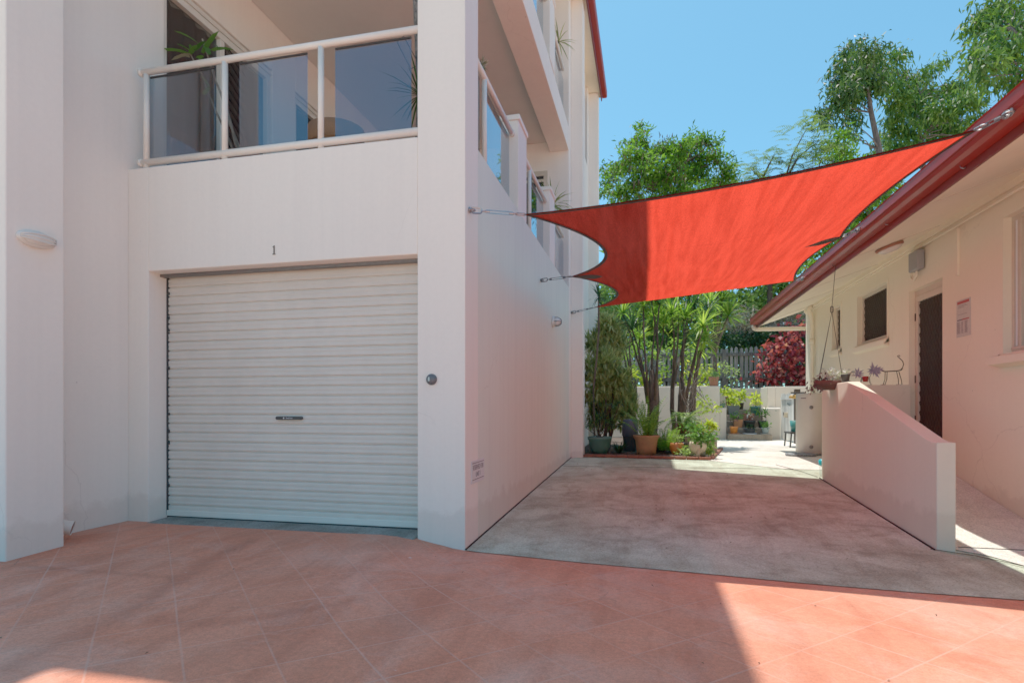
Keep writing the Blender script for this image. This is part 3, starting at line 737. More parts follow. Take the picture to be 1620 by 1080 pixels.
# roof, soffit, gutters
m = MB()
def hip(x0, x1, y0, y1, z, h, ins):
    m.add([(x0,y0,z),(x1,y0,z),(x1,y1,z),(x0,y1,z),(x0+ins,y0+ins,z+h),(x1-ins,y0+ins,z+h),(x1-ins,y1-ins,z+h),(x0+ins,y1-ins,z+h)],
          [(0,3,2,1),(4,5,6,7),(0,1,5,4),(1,2,6,5),(2,3,7,6),(3,0,4,7)])
hip(-11, -1.12, 4.33, 14.78, 9.0, 1.3, 3.0); rf = m.build('roof', M['roof'], bl)
m = MB(); hip(-11, -3.9, 2.45, 4.32, 9.001, .3, .9); m.build('roof', M['roof'], bl)
m = MB(); m.box(-11, -1.13, 4.36, 14.77, 8.845, 8.9); m.build('soffit', M['soffit'], bl)
m = MB(); g_ = [(-1.12, 8.86), (-1.02, 8.86), (-1.0, 8.89), (-1.0, 9.02), (-1.015, 9.03), (-1.015, 8.9), (-1.03, 8.88), (-1.12, 8.88)]
m.extr(g_, 'y', 4.30, 14.85); m.build('gutter', M['red_metal'], rf)
m = MB(); m.box(-1.15, -1.125, 4.32, 14.83, 8.78, 9.0); m.build('fascia', M['red_fascia'], rf)
m = MB(); m.box(-10.9, -1.125, 4.30, 4.325, 8.80, 9.01); m.build('gutter', M['red_metal'], rf)

# wall fixtures
def bulkhead(name, label, c, nrm, tilt_axis, L, Hh, D):
    # oval cage lamp: c centre on wall, nrm outward, tilt_axis long axis
    t = thing(name, label, 'wall light', c); c = Vector(c); n_ = Vector(nrm); u = Vector(tilt_axis).normalized(); v = n_.cross(u).normalized()
    def oval(rx, ry, h, k=28): return [c + u*(rx*math.cos(2*PI*i/k)) + v*(ry*math.sin(2*PI*i/k)) + n_*h for i in range(k)]
    m = MB(); k = 28; rings = [oval(L*.5, Hh*.5, 0), oval(L*.5, Hh*.5, D*.35), oval(L*.46, Hh*.44, D*.42), oval(L*.40, Hh*.38, D*.42)]
    for r_ in rings: m.v += [tuple(q) for q in r_]
    for i in range(len(rings)-1):
        for j in range(k): m.f.append((i*k+j, i*k+(j+1) % k, (i+1)*k+(j+1) % k, (i+1)*k+j))
    m.build('housing', M['lamp_body'], t, smooth=True)
    m = MB(); rr = [(.40, .38, .40), (.39, .37, .6), (.33, .30, .85), (.2, .18, .97), (.02, .02, 1.0)]
    for a, b, h in rr: m.v += [tuple(q) for q in oval(L*a, Hh*b, D*h)]
    for i in range(len(rr)-1):
        for j in range(k): m.f.append((i*k+j, i*k+(j+1) % k, (i+1)*k+(j+1) % k, (i+1)*k+j))
    m.build('diffuser', M['lamp_glass'], t, smooth=True)
    m = MB()
    for off in (-.22, .0, .22):
        pts = []
        for i in range(13):
            s = -1 + 2*i/12; pts.append(c + u*(L*.47*s) + v*(Hh*off*math.sqrt(max(.15, 1-s*s*.85))) + n_*(D*(.42 + .64*math.sqrt(max(0, 1-s*s)))))
        m.tube(pts, .0055, 8)
    m.build('cage', M['lamp_body'], t, smooth=True)
    return t
bulkhead('bulkhead_light', 'oval white caged bulkhead light on the far left pilaster', (-4.389, 3.37, 2.285), (1, 0, 0), (0, 1, 0), .27, .12, .085)
lp = atx(874, 509, -1.43)
t = thing('bulkhead_light', 'small round caged light on the shaded garage side wall', 'wall light', (-1.43, lp.y, lp.z))
m = MB(); m.lathe([(.085, 0), (.085, .03), (.07, .04), (.06, .04)], (-1.429, lp.y, lp.z), 20, 'x'); m.build('housing', M['lamp_body'], t, smooth=True)
m = MB(); m.lathe([(.065, .04), (.065, .08), (.05, .115), (.02, .13), (.001, .132)], (-1.429, lp.y, lp.z), 20, 'x'); m.build('diffuser', M['lamp_glass'], t, smooth=True)
m = MB()
for k in range(6):
    a = 2*PI*k/6; ca, sa = math.cos(a), math.sin(a)
    m.tube([(-1.395, lp.y+.075*ca, lp.z+.075*sa), (-1.34, lp.y+.072*ca, lp.z+.072*sa), (-1.295, lp.y+.04*ca, lp.z+.04*sa), (-1.29, lp.y, lp.z)], .005, 6)
m.build('cage', M['dull_steel'], t, smooth=True)
kp = at(683, 600, 4.47)
t = thing('key_switch', 'round dark grey key switch cap beside the garage door', 'key switch', (kp.x, 4.469, kp.z))
m = MB(); m.lathe([(.0, -.028), (.028, -.027), (.040, -.020), (.046, -.008), (.047, 0)], (kp.x, 4.469, kp.z), 28, 'y'); m.build('cap', M['knob'], t, smooth=True)
m = MB(); pl = [(-.007, -.016), (.007, -.016), (.007, .010), (.004, .017), (-.004, .017), (-.007, .010)]
m.extr([(kp.x-.014+a, kp.z+.002+b) for a, b in pl], 'y', 4.438, 4.446); m.build('keyhole_cover', M['steel'], t)
# parking sign
sa, sb = 4.625, 5.01
t = thing('parking_sign', 'white RESERVED FOR UNIT 1 plate low on the garage side wall', 'sign', (-1.43, 4.81, .41))
m = MB(); m.box(-1.4295, -1.4235, sa, sb, .415, .605); pn = m.build('panel', M['sign'], t, bevel=.002)
m = MB(); m.box(-1.4232, -1.4222, sa+.02, sb-.02, .582, .588); m.box(-1.4232, -1.4222, sa+.02, sb-.02, .443, .449); m.build('border_lines', M['sign_ink'], t)
text_obj('lettering', 'RESERVED FOR\nUNIT 1', .060, M['sign_ink'], t, (-1.4226, (sa+sb)/2, .515), (0, 1, 0), (0, 0, 1), sx=.80)

# ------------------------------------------------------------------ villa (right)
vb = thing('villa', 'single storey cream rendered villa with red gutter and screened door', 'house', (5, 9, -.3))
XB = 3.4
def wall_open(m, x0, x1, y0, y1, z0, z1, ops):
    ops = sorted(ops); y = y0
    for a, b, za, zb in ops:
        m.box(x0, x1, y, a, z0, z1); m.box(x0, x1, a, b, z0, za); m.box(x0, x1, a, b, zb, z1); y = b
    m.box(x0, x1, y, y1, z0, z1)
DOOR = (7.88, 8.79, .37, 2.60); W2 = (9.51, 10.74, 2.08, 2.89); W1 = (11.62, 12.10, 2.14, 2.92); WB = (5.0, 6.66, 1.585, 2.91)
m = MB(); wall_open(m, XB, XB+.2, 1.0, 14.0, -.3, 3.30, [DOOR, W2, W1, WB])
m.box(XB+.2, 9.5, 13.8, 14.0, -.3, 3.30)
m.build('wall', M['cream_wall'], vb)
m = MB(); m.box(XB+.202, XB+.23, 1.0, 13.79, -.3, 3.3); m.build('interior', M['dark_room'], vb)
m = MB(); m.box(XB-.055, XB-.001, 1.0, 13.95, 3.135, 3.205); m.box(XB-.03, XB-.001, 1.0, 13.95, 3.10, 3.133); m.build('cornice', M['soffit'], vb, bevel=.006)
# raked soffit
m = MB(); m.extr([(2.395, 2.865), (3.55, 3.27), (3.55, 3.29), (2.395, 2.885)], 'y', .5, 14.0); sf = m.build('soffit', M['soffit'], vb)
for y in (2.3, 4.15, 5.99, 7.82, 9.72, 11.5, 13.2):
    m = MB(); m.bar((2.40, y, 2.8655), (3.345, y, 3.195), .012, .005); m.build('cover_strip', M['trim'], sf)
# fascia and gutter, roof
m = MB(); m.box(2.375, 2.394, .5, 14.01, 2.84, 3.03); fa = m.build('fascia', M['red_fascia'], vb)
gp = [(2.372, 2.905), (2.30, 2.912), (2.268, 2.93), (2.255, 2.955), (2.262, 2.962), (2.25, 2.975), (2.25, 3.05), (2.243, 3.062), (2.255, 3.07), (2.265, 3.055), (2.265, 2.985), (2.272, 2.965), (2.27, 2.945), (2.31, 2.925), (2.372, 2.918)]
m = MB(); m.extr(gp, 'y', .5, 14.06); gt = m.build('gutter', M['red_metal'], vb)
m = MB(); m.box(2.262, 2.372, 14.03, 14.045, 2.93, 3.05); m.build('gutter_stop', M['red_metal'], gt)
m = MB(); m.extr([(2.33, 3.05), (6.6, 4.6), (10.5, 3.05), (10.5, 3.0), (6.6, 4.54), (2.396, 3.02)], 'y', .5, 14.08); m.build('roof', M['roof'], vb)
# downpipes
m = MB(); m.tube([(2.31, 13.96, 2.905), (2.31, 13.96, 2.86), (2.325, 13.96, 2.825), (2.37, 13.96, 2.81), (3.30, 13.96, 2.80), (3.37, 13.93, 2.79)], .043, 14)
m.build('downpipe', M['soffit'], vb, smooth=True)
m = MB(); m.tube([(3.30, 13.30, 3.16), (3.29, 13.30, 3.08), (3.33, 13.30, 3.0), (3.345, 13.30, 2.92), (3.345, 13.30, .1)], .042, 14); m.tube([(3.345, 13.3, 2.5), (3.345, 13.3, 2.38)], .05, 14)
m.tube([(3.345, 13.3, 3.14), (3.27, 13.3, 3.17)], .055, 12)
m.build('downpipe', M['soffit'], vb, smooth=True)
# door with diamond grille
def lattice(y0, y1, z0, z1, x, p=.075, asp=1.7, w_=.006):
    m = MB(); hy, hz = y1-y0, z1-z0
    slope = asp
    for sg in (1, -1):
        c = z0 - slope*hy - .1
        while c < z1 + slope*hy:
            # z = c + sg*slope*(y-y0) (+ slope*hy if negative)
            pts = []
            for yy in (y0, y1):
                z = c + slope*(yy-y0) if sg > 0 else c + slope*(y1-yy)
                pts.append((yy, z))
            (ya, za), (yb, zb) = pts
            # clip in z
            def clip(yq, zq, yo, zo):
                if zq < z0: t = (z0-zq)/(zo-zq); return (yq+(yo-yq)*t, z0)
                if zq > z1: t = (z1-zq)/(zo-zq); return (yq+(yo-yq)*t, z1)
                return (yq, zq)
            if max(za, zb) > z0 and min(za, zb) < z1:
                A = clip(ya, za, yb, zb); B = clip(yb, zb, ya, za)
                if abs(A[1]-B[1]) > .004:
                    xo = x + (0 if sg > 0 else .004)
                    m.bar((xo, A[0], A[1]), (xo, B[0], B[1]), .003, w_, (1, 0, 0))
            c += p*slope
    return m
y0, y1, z0, z1 = DOOR
m = MB(); x = XB+.10
m.box(x-.03, x+.03, y0+.001, y1-.001, z1-.075, z1-.001); m.box(x-.03, x+.03, y0+.001, y0+.05, z0, z1-.075); m.box(x-.03, x+.03, y1-.05, y1-.001, z0, z1-.075)
fr_ = m.build('door_frame', M['trim'], vb, bevel=.004)
m = MB(); xd = x-.02
m.box(xd-.02, xd+.02, y0+.053, y1-.053, z1-.155, z1-.08); m.box(xd-.02, xd+.02, y0+.053, y0+.10, z0+.1, z1-.155); m.box(xd-.02, xd+.02, y1-.115, y1-.053, z0+.1, z1-.155); m.box(xd-.02, xd+.02, y0+.053, y1-.053, z0+.01, z0+.1)
dr = m.build('screen_door', M['trim'], vb, bevel=.003)
m = MB(); m.box(xd+.006, xd+.010, y0+.10, y1-.115, z0+.1, z1-.155); m.build('mesh', M['screen'], dr)
lattice(y0+.10, y1-.115, z0+.1, z1-.155, xd-.006, .075, 1.7).build('security_grille', M['grille'], dr)
for hz in (.85, 1.38, 2.2):
    m = MB(); m.tube([(xd-.026, y1-.052, hz), (xd-.026, y1-.052, hz+.10)], .008, 8); m.build('hinge', M['dark_timber'], dr)
def window(op, nm, sill_d, big=False):
    y0, y1, z0, z1 = op; x = XB+.09; m = MB(); fw = .045
    m.box(x-.025, x+.03, y0+.001, y1-.001, z1-fw, z1-.001); m.box(x-.025, x+.03, y0+.001, y1-.001, z0+.001, z0+fw)
    m.box(x-.025, x+.03, y0+.001, y0+fw, z0+fw, z1-fw); m.box(x-.025, x+.03, y1-fw, y1-.001, z0+fw, z1-fw)
    m.box(x-.04, x-.027, y0+.02, y1-.02, z0+.03, z0+.055)
    if big: m.box(x-.03, x+.03, y1-.16, y1-.10, z0+fw, z1-fw)
    wn = m.build('window', M['trim'], vb, bevel=.003)
    if big:
        m = MB(); m.box(x+.005, x+.011, y0+fw, y1-fw, z0+fw, z1-fw); m.build('pane', M['dark_glass'], wn)
        m = MB(); m.grid(lambda u, v: (x+.06+.012*math.sin(u*70), lerp(y0+fw, y1-fw, u), lerp(z0+fw, z1-fw, v)), 80, 1); m.build('curtain', M['frame'], wn, smooth=True)
        m = MB()
        for yy in (y1-.115, y1-.128): m.tube([(x-.045, yy, z0+.06), (x-.045, yy, z1-.06)], .004, 6)
        m.build('screen_track', M['white_print'], wn)
    else:
        m = MB(); m.box(x+.004, x+.008, y0+fw, y1-fw, z0+fw, z1-fw); m.build('mesh', M['screen'], wn)
        lattice(y0+fw, y1-fw, z0+fw, z1-fw, x-.008, .075, 1.5).build('security_grille', M['grille'], wn)
    m = MB(); m.extr([(XB+.06, z0+.0), (XB-sill_d, z0-.035), (XB-sill_d, z0-.11), (XB-.001, z0-.14), (XB-.001, z0-.004)], 'y', y0-.06, y1+.06)
    m.v = [v if not (i in ()) else v for i, v in enumerate(m.v)]
    m.build('sill', M['cream_wall'], wn, bevel=.006)
    # raised reveal moulding
    m = MB(); m.box(XB-.008, XB-.0005, y0-.045, y1+.045, z1, z1+.045); m.box(XB-.008, XB-.0005, y1, y1+.045, z0, z1); m.box(XB-.008, XB-.0005, y0-.045, y0, z0, z1)
    m.build('reveal_trim', M['cream_wall'], wn)
window(W2, 'window', .07); window(W1, 'window', .06); window(WB, 'window', .11, True)

# villa fixtures
t = thing('junction_box', 'grey electrical box with looped conduit above the screen door', 'junction box', (3.33, 8.46, 2.76))
m = MB(); m.box(3.30, 3.392, 8.30, 8.56, 2.80, 3.05); m.build('box', M['grey_box'], t, bevel=.02, seg=3)
m = MB(); m.tube([(3.37, 8.60, 3.11), (3.36, 8.62, 3.06), (3.355, 8.62, 2.80), (3.352, 8.60, 2.735), (3.35, 8.53, 2.70), (3.35, 8.45, 2.735), (3.35, 8.43, 2.80)], .014, 10); m.tube([(3.375, 8.47, 3.11), (3.375, 8.47, 3.05)], .016, 8)
m.build('conduit', M['soffit'], t, smooth=True)
m = MB(); m.tube([(3.36, 8.60, 3.085), (3.36, 4.0, 3.085)], .016, 10); m.build('conduit', M['soffit'], t, smooth=True)
m = MB(); m.box(3.372, 3.399, 7.48, 7.53, 2.53, 3.066); tag(m.build('cable_duct', M['cream_wall'], bevel=.004), 'short vertical cable duct on the villa wall right of the door', 'cable duct')
t = thing('notice_board', 'laminated paper notice with red rule on the villa wall beside the door', 'notice', (3.39, 7.39, 1.84))
m = MB(); m.box(3.392, 3.3985, 7.25, 7.54, 1.84, 2.25); m.build('sheet', M['poster'], t)
m = MB(); m.box(3.3895, 3.3915, 7.27, 7.52, 2.205, 2.235); m.build('heading_bar', M['sign_red'], t)
m = MB(); m.box(3.3895, 3.3915, 7.42, 7.52, 2.022, 2.034); m.build('dark_rule', M['sign_ink'], t)
m = MB(); m.box(3.3895, 3.3915, 7.27, 7.418, 2.022, 2.034); m.build('red_rule', M['sign_red'], t)
m = MB()
for c0, c1 in ((7.45, 7.53), (7.39, 7.43), (7.30, 7.36)):
    z = 2.005
    while z > 1.88: m.box(3.390, 3.3912, c0+RNG.uniform(0, .02), c1, z-.004, z); z -= .011
for z in (2.19, 2.178, 2.165, 2.09): m.box(3.390, 3.3912, 7.30+RNG.uniform(0, .1), 7.5, z-.003, z)
m.build('print_lines', M['sign_ink'], t)
# soffit lamp
lp = Vector((2.86, 7.95, 3.02))
t = thing('ceiling_light', 'round brass rimmed oyster light under the villa eave', 'ceiling light', lp)
sn = Vector((.33, 0, -1)).normalized(); q = Vector((0, 0, -1)).rotation_difference(sn)
def rot_lathe(prof, c, n=26):
    mm = MB(); mm.lathe([(r, -h) for r, h in prof], (0, 0, 0), n); mm.v = [tuple(Vector(c) + q @ Vector(v)) for v in mm.v]; return mm
rot_lathe([(.0, .0), (.15, .0), (.155, .012), (.15, .03), (.13, .034)], lp).build('rim', M['terracotta_dark'], t, smooth=True)
rot_lathe([(.138, .025), (.125, .05), (.08, .072), (.001, .08)], lp).build('diffuser', M['lamp_glass'], t, smooth=True)
# small hooks on the fascia
for i, (px, py) in enumerate(((1527, 262), (1406, 352))):
    p = atx(px, py, 2.37); m = MB()
    m.tube([(2.374, p.y, p.z+.02), (2.35, p.y, p.z+.02), (2.335, p.y, p.z), (2.335, p.y-.012, p.z-.02), (2.35, p.y-.02, p.z-.03), (2.362, p.y-.02, p.z-.02)], .004, 6)
    tag(m.build('cup_hook', M['steel'], smooth=True), ['cup hook nearest the camera on the villa fascia', 'cup hook on the fascia near the eave light'][i], 'hook')

# ------------------------------------------------------------------ ramp wall
m = MB()
A = Vector((2.205, 5.20, 0)); B = Vector((2.35, 8.85, 0)); TH = .13
d = (B-A); ln = d.length; d.normalize(); nrm = Vector((d.y, -d.x, 0))     # towards +X
prof = [(0, -.3), (ln, -.3), (ln, 1.36), (2.42, 1.36), (.22, .80), (.10, .78), (0, .78)]
vs = []
for o_ in (0, TH):
    for s_, z_ in prof: q_ = A + d*s_ + nrm*o_; vs.append((q_.x, q_.y, z_))
n = len(prof)
m.add(vs, [tuple(range(n)), tuple(range(n, 2*n))[::-1]] + [(i, n+i, n+(i+1) % n, (i+1) % n) for i in range(n)])
rw = thing('ramp_wall', 'pink rendered balustrade wall with sloping top beside the ramp', 'wall', (2.3, 7, -.3))
m.build('balustrade', M['pink_wall'], rw, bevel=.008)
m = MB(); m.box(2.49, 3.395, 8.715, 8.845, -.3, 1.358); m.build('return_wall', M['cream_wall'], rw, bevel=.006)

# ------------------------------------------------------------------ shade sail
sa_ = thing('shade_sail', 'red shade sail stretched between the apartment building and villa gutter', 'shade sail', (.5, 7, 2.7))
cA = Vector((-1.0, 4.75, 2.66)); cB = Vector((-.95, 7.47, 2.74)); cC = Vector((-1.0, 10.9, 2.91))
cD = Vector((2.15, 4.52, 2.915)); cE = Vector((2.15, 7.30, 2.995)); cF = Vector((2.15, 9.43, 2.95))
def bez(a, b, off, t):
    c = (a+b)/2 + off*2 if False else (a+b)/2 + off
    # quadratic through mid offset
    k = (c*2 - (a+b)/2)
    return a*(1-t)**2 + k*2*t*(1-t) + b*t*t
def Lc(v): return bez(cA, cB, Vector((.52, .10, .0)), v*2) if v <= .5 else bez(cB, cC, Vector((.50, -.05, -.0)), v*2-1)
def Rc(v): return bez(cD, cE, Vector((-.13, 0, -.02)), v*2) if v <= .5 else bez(cE, cF, Vector((-.13, 0, 0)), v*2-1)
def Fc(u): return bez(cA, cD, Vector((0, .10, -.03)), u)
def Bc(u): return bez(cC, cF, Vector((0, -.08, -.02)), u)
def sailp(u, v):
    P = Lc(v)*(1-u) + Rc(v)*u + Fc(u)*(1-v) + Bc(u)*v - (cA*(1-u)*(1-v) + cD*u*(1-v) + cC*(1-u)*v + cF*u*v)
    P.z -= .10*math.sin(PI*u)*math.sin(PI*v) - .010*math.sin(u*31+v*9)*math.sin(PI*u)*math.sin(PI*v)
    return P
m = MB(); m.grid(sailp, 60, 80); m.build('fabric', M['sail'], sa_, smooth=True)
def ribbon(fn, inward, w_=.05, n=50, dz=-.006):
    mm = MB()
    mm.grid(lambda t, s_: (lambda p, q_: p + (q_-p)*s_ + Vector((0, 0, dz)))(fn(t), inward(t)), n, 1)
    # upper copy
    mm.grid(lambda t, s_: (lambda p, q_: p + (q_-p)*s_ + Vector((0, 0, -dz)))(fn(t), inward(t)), n, 1)
    return mm
def inw(f2, fn, wd):
    def k(t):
        p = fn(t); q_ = f2(t); return p + (q_-p).normalized()*wd
    return k
for f1, f2, wd in ((lambda t: sailp(t, 0), lambda t: sailp(t, .06), .05), (lambda t: sailp(t, 1), lambda t: sailp(t, .96), .02),
               (lambda t: sailp(0, t), lambda t: sailp(.06, t), .05), (lambda t: sailp(1, t), lambda t: sailp(.95, t), .045)):
    ribbon(f1, inw(f2, f1, wd*.72)).build('edge_webbing', M['webbing'], sa_)
# reinforcing patches at the middle corners
for v0, u0, u1 in ((.5, 0.0, .145), (.5, 1.0, .855)):
    m = MB()
    def patch(s_, r_):
        wv = .032*math.sin(PI*min(1, s_*1.0+.12))*(1-s_)**.3
        return sailp(lerp(u0, u1, s_), v0 + (r_-.5)*2*wv) + Vector((0, 0, -.010))
    m.grid(patch, 12, 4); m.build('corner_patch', M['webbing'], sa_)
def link_pts(c, u, v, L, Wd, n=16):
    pts = []
    for i in range(n):
        a = 2*PI*i/n; pts.append(c + u*(L*.5-Wd*.5)*(1 if math.cos(a) > 0 else -1) + u*(Wd*.5*math.cos(a)) + v*(Wd*.5*math.sin(a)))
    return pts
def hardware(corner, eye, wallnormal, mat='steel'):
    corner, eye = Vector(corner), Vector(eye); d_ = (eye-corner); L = d_.length; d_.normalize()
    u = d_; v = u.cross(Vector((0, 0, 1))).normalized(); w_ = u.cross(v)
    m = MB()
    pos_ = 0; ll = .06
    m.tube(link_pts(corner + u*.035, u, v, .085, .05), .006, 6, closed=True)
    t1 = L*.22; t2 = L*.70
    m.tube([corner+u*.06, corner+u*t1], .006, 6)
    m.bar(corner+u*t1+w_*.012, corner+u*t2+w_*.012, .007, .007); m.bar(corner+u*t1-w_*.012, corner+u*t2-w_*.012, .007, .007)
    m.tube([corner+u*(t1-.01), corner+u*(t1+.03)], .011, 8); m.tube([corner+u*(t2-.03), corner+u*(t2+.01)], .011, 8)
    m.tube([corner+u*t2, corner+u*(L*.80)], .006, 6)
    m.tube(link_pts(corner+u*(L*.88), u, w_, L*.20, .045), .007, 6, closed=True)
    m.tube(link_pts(eye - u*.015, u, v, .06, .045), .007, 6, closed=True)
    n_ = Vector(wallnormal)
    m.lathe([(.0, 0), (.026, 0), (.026, .006), (.010, .010), (.0, .024)], eye, 12, 'x')
    m.build('turnbuckle', M[mat], sa_, smooth=False)
hardware(cA, (-1.424, 4.57, 2.67), (1, 0, 0)); hardware(cB, (-1.424, 7.84, 2.79), (1, 0, 0), 'dull_steel'); hardware(cC, (-1.424, 11.05, 2.86), (1, 0, 0), 'dull_steel')
eD = atx(1600, 178, 2.245); hardware(cD, (2.24, eD.y, eD.z), (-1, 0, 0)); hardware(cE, (2.24, 7.05, 3.0), (-1, 0, 0)); hardware(cF, (2.24, 9.40, 2.965), (-1, 0, 0))

# ------------------------------------------------------------------ back of the yard: walls, steps, fence, gate
GW = M['garden_wall']
t = thing('planter_wall', 'stepped cream planter wall behind the dracaena trunks', 'wall', (.4, 17.7, .0))
m = MB(); m.box(-4.0, 1.98, 17.4, 17.65, 0, 1.67); m.box(1.981, 2.16, 17.4, 17.65, 0, 1.05); m.build('front_face', GW, t, bevel=.015)
m = MB(); m.box(1.80, 1.979, 17.651, 19.4, 0, 1.665); m.build('return', GW, t, bevel=.015)
t = thing('gate_wall', 'cream wall with rounded low pier right of the steps', 'wall', (3.5, 18, 0))
m = MB(); m.box(3.22, 3.62, 17.45, 18.3, 0, 1.06); m.build('pier', GW, t, bevel=.06, seg=4)
m = MB(); m.box(3.40, 3.62, 18.301, 19.4, 0, 1.67); m.box(3.621, 8.0, 18.301, 18.5, 0, 1.67); m.build('wall_face', GW, t, bevel=.015)
m = MB(); m.box(1.0, 4.4, 19.402, 19.6, 0, 1.66); tag(m.build('retaining_wall', GW, bevel=.01), 'low cream retaining wall behind the top of the steps', 'wall')
t = thing('garden_steps', 'concrete steps crowded with potted plants', 'steps', (2.75, 17.5, .1))
for k in range(5):
    m = MB(); m.box(2.165, 3.215 if k > 0 else 3.30, 17.05+.36*k, 19.39, .05 if k == 0 else .155+.17*k, .155+.17*(k+1)); m.build('step', M['step'], t, bevel=.012)
m = MB(); m.box(-8, 12, 19.6, 60, .2, 1.60); tag(m.build('raised_ground', M['bed'], base=(0, 30, .2)), kind='structure')
m = MB(); m.box(-6, 1.79, 17.66, 19.58, .2, 1.60); tag(m.build('planter_soil', M['bed'], base=(0, 18, .2)), kind='structure')
# picket fence
t = thing('picket_fence', 'weathered grey picket fence along the back boundary', 'fence', (1, 20.6, 1.6))
YF = 20.6; ftop = at(1150, 549, YF).z
m = MB(); x = -4.0
while x < 8:
    wv = .105 + RNG.uniform(-.012, .012); tp = ftop + RNG.uniform(-.03, .02); hh = .06; ox = RNG.uniform(-.012, .012); c = x + wv/2
    poly = [(x, 1.5), (x+wv, 1.5), (x+wv, tp-.13), (x+wv-.02, tp-.10), (x+wv, tp-.07), (c, tp), (x, tp-.07), (x+.02, tp-.10), (x, tp-.13)]
    m.extr([(a+ox, b) for a, b in poly], 'y', YF+RNG.uniform(-.004, .004), YF+.022); x += .155
m.build('palings', M['fence'], t)
for z, h in ((ftop-.30, .10), (1.95, .11)):
    m = MB(); m.box(-4, 8, YF-.06, YF-.006, z, z+h); m.build('rail', M['fence_rail'], t)
for x in (-2.6, .15, 2.42, 5.0):
    m = MB(); m.box(x, x+.11, YF-.13, YF-.062, 1.5, ftop-.08); m.build('post', M['fence_rail'], t)
# timber gate
t = thing('timber_gate', 'bleached timber paling gate standing beside the villa', 'gate', (3.6, 16.8, .15))
m = MB(); y = 15.92; k = 0
while y < 17.42:
    wd = .10; m.box(3.60+RNG.uniform(-.004, .004), 3.622, y, y+wd-.008, .19+RNG.uniform(0, .02), 1.42+RNG.uniform(-.02, .03)); y += wd
m.build('palings', M['gate'], t)
m = MB(); m.box(3.575, 3.596, 15.92, 17.40, 1.27, 1.34); m.build('rail', M['gate'], t)
m = MB(); m.box(3.623, 3.66, 15.92, 17.40, .35, .45); m.build('rail', M['gate'], t)
m = MB(); m.box(3.58, 3.70, 15.76, 15.90, .1, 1.52); m.build('post', M['dark_timber'], t)
m = MB(); m.box(3.52, 3.597, 16.62, 16.80, .80, .93); lb = m.build('letterbox', M['cream_pot'], t, bevel=.01); m = MB(); m.box(3.512, 3.519, 16.70, 16.76, .86, .94); m.build('slot', M['dark_timber'], lb)
m = MB(); m.add([(3.585, 16.38, 1.14), (3.56, 16.30, 1.20), (3.56, 16.22, 1.16), (3.585, 16.36, 1.09), (3.56, 16.46, 1.20), (3.56, 16.54, 1.15)], [(0, 1, 2, 3), (0, 3, 5, 4)])
tag(m.build('butterfly_ornament', M['grey_pot']), 'small grey metal butterfly pinned to the bleached gate', 'ornament')
m = MB(); m.lathe([(.0, 0), (.09, .01), (.10, .04), (.06, .09), (0, .1)], (3.52, 15.72, 1.28), 16); tag(m.build('hanging_ornament', M['yellow'], smooth=True), 'yellow rounded ornament hung on the dark gate post', 'ornament')
m = MB(); m.bar((3.5, 15.80, 1.43), (3.6, 14.6, 1.40), .04, .04); tag(m.build('timber_batten', M['dark_timber']), 'dark timber batten running from gate post to villa', 'batten')
# water heater
t = thing('water_heater', 'tall beige cylindrical water heater by the villa corner', 'water heater', (3.12, 12.5, .13))
m = MB(); m.lathe([(.0, .0), (.255, .0), (.265, .02), (.265, 1.15), (.255, 1.18), (.0, 1.20)], (3.12, 12.5, .15), 40); m.build('tank', M['heater'], t, smooth=False).data.polygons.foreach_set('use_smooth', [len(p.vertices) == 4 for p in bpy.data.objects['tank'].data.polygons])
for z in (.30, 1.06):
    a = R(258); cx, cy = 3.12+.262*math.cos(a), 12.5+.262*math.sin(a)
    m = MB(); m.lathe([(.0, 0), (.035, 0), (.035, -.02), (.02, -.03), (0, -.03)], (cx, cy, z), 14, 'y'); m.build('pipe_fitting', M['dull_steel'], t)
m = MB(); a = R(228); c_ = Vector((3.12+.266*math.cos(a), 12.5+.266*math.sin(a), 1.24)); tt = Vector((-math.sin(a), math.cos(a), 0))
m.bar(c_-tt*.05, c_+tt*.05, .003, .02); m.build('badge', M['sign_ink'], t)
m = MB(); m.box(2.82, 3.38, 12.2, 12.8, .125, .148); m.build('base_slab', M['black_pot'], t)
m = MB(); m.lathe([(.0, 0), (.26, 0), (.28, .05), (.26, .06), (0, .055)], (2.83, 12.02, .125), 20); m.v = [(lerp(2.83, v[0], 1.0), lerp(12.02, v[1], .75), v[2]) for v in m.v]
tag(m.build('pebble_tray', M['pebble']), 'grey pebble textured tray on the ground before the water heater', 'tray')
# bench with bucket
t = thing('low_bench', 'small black metal bench beside the water heater', 'bench', (3.38, 14.6, .16))
m = MB(); m.box(3.15, 3.6, 14.3, 14.95, .46, .50); m.build('seat', M['black'], t)
for x in (3.18, 3.55):
    for y in (14.34, 14.9): m = MB(); m.bar((x, y, .46), (x-.03, y, .13), .03, .03); m.build('leg', M['black'], t)
m = MB(); m.lathe([(.0, 0), (.085, 0), (.11, .26), (.10, .26), (.09, .23), (0, .23)], (3.30, 14.55, .50), 18); tag(m.build('bucket', M['plastic_teal'], smooth=True), 'teal plastic pot standing on the black bench', 'pot')
m = MB(); m.box(3.36, 3.55, 14.02, 14.22, .14, .42); tag(m.build('storage_box', M['cream_pot'], bevel=.01), 'small cream box on the ground behind the water heater', 'box')
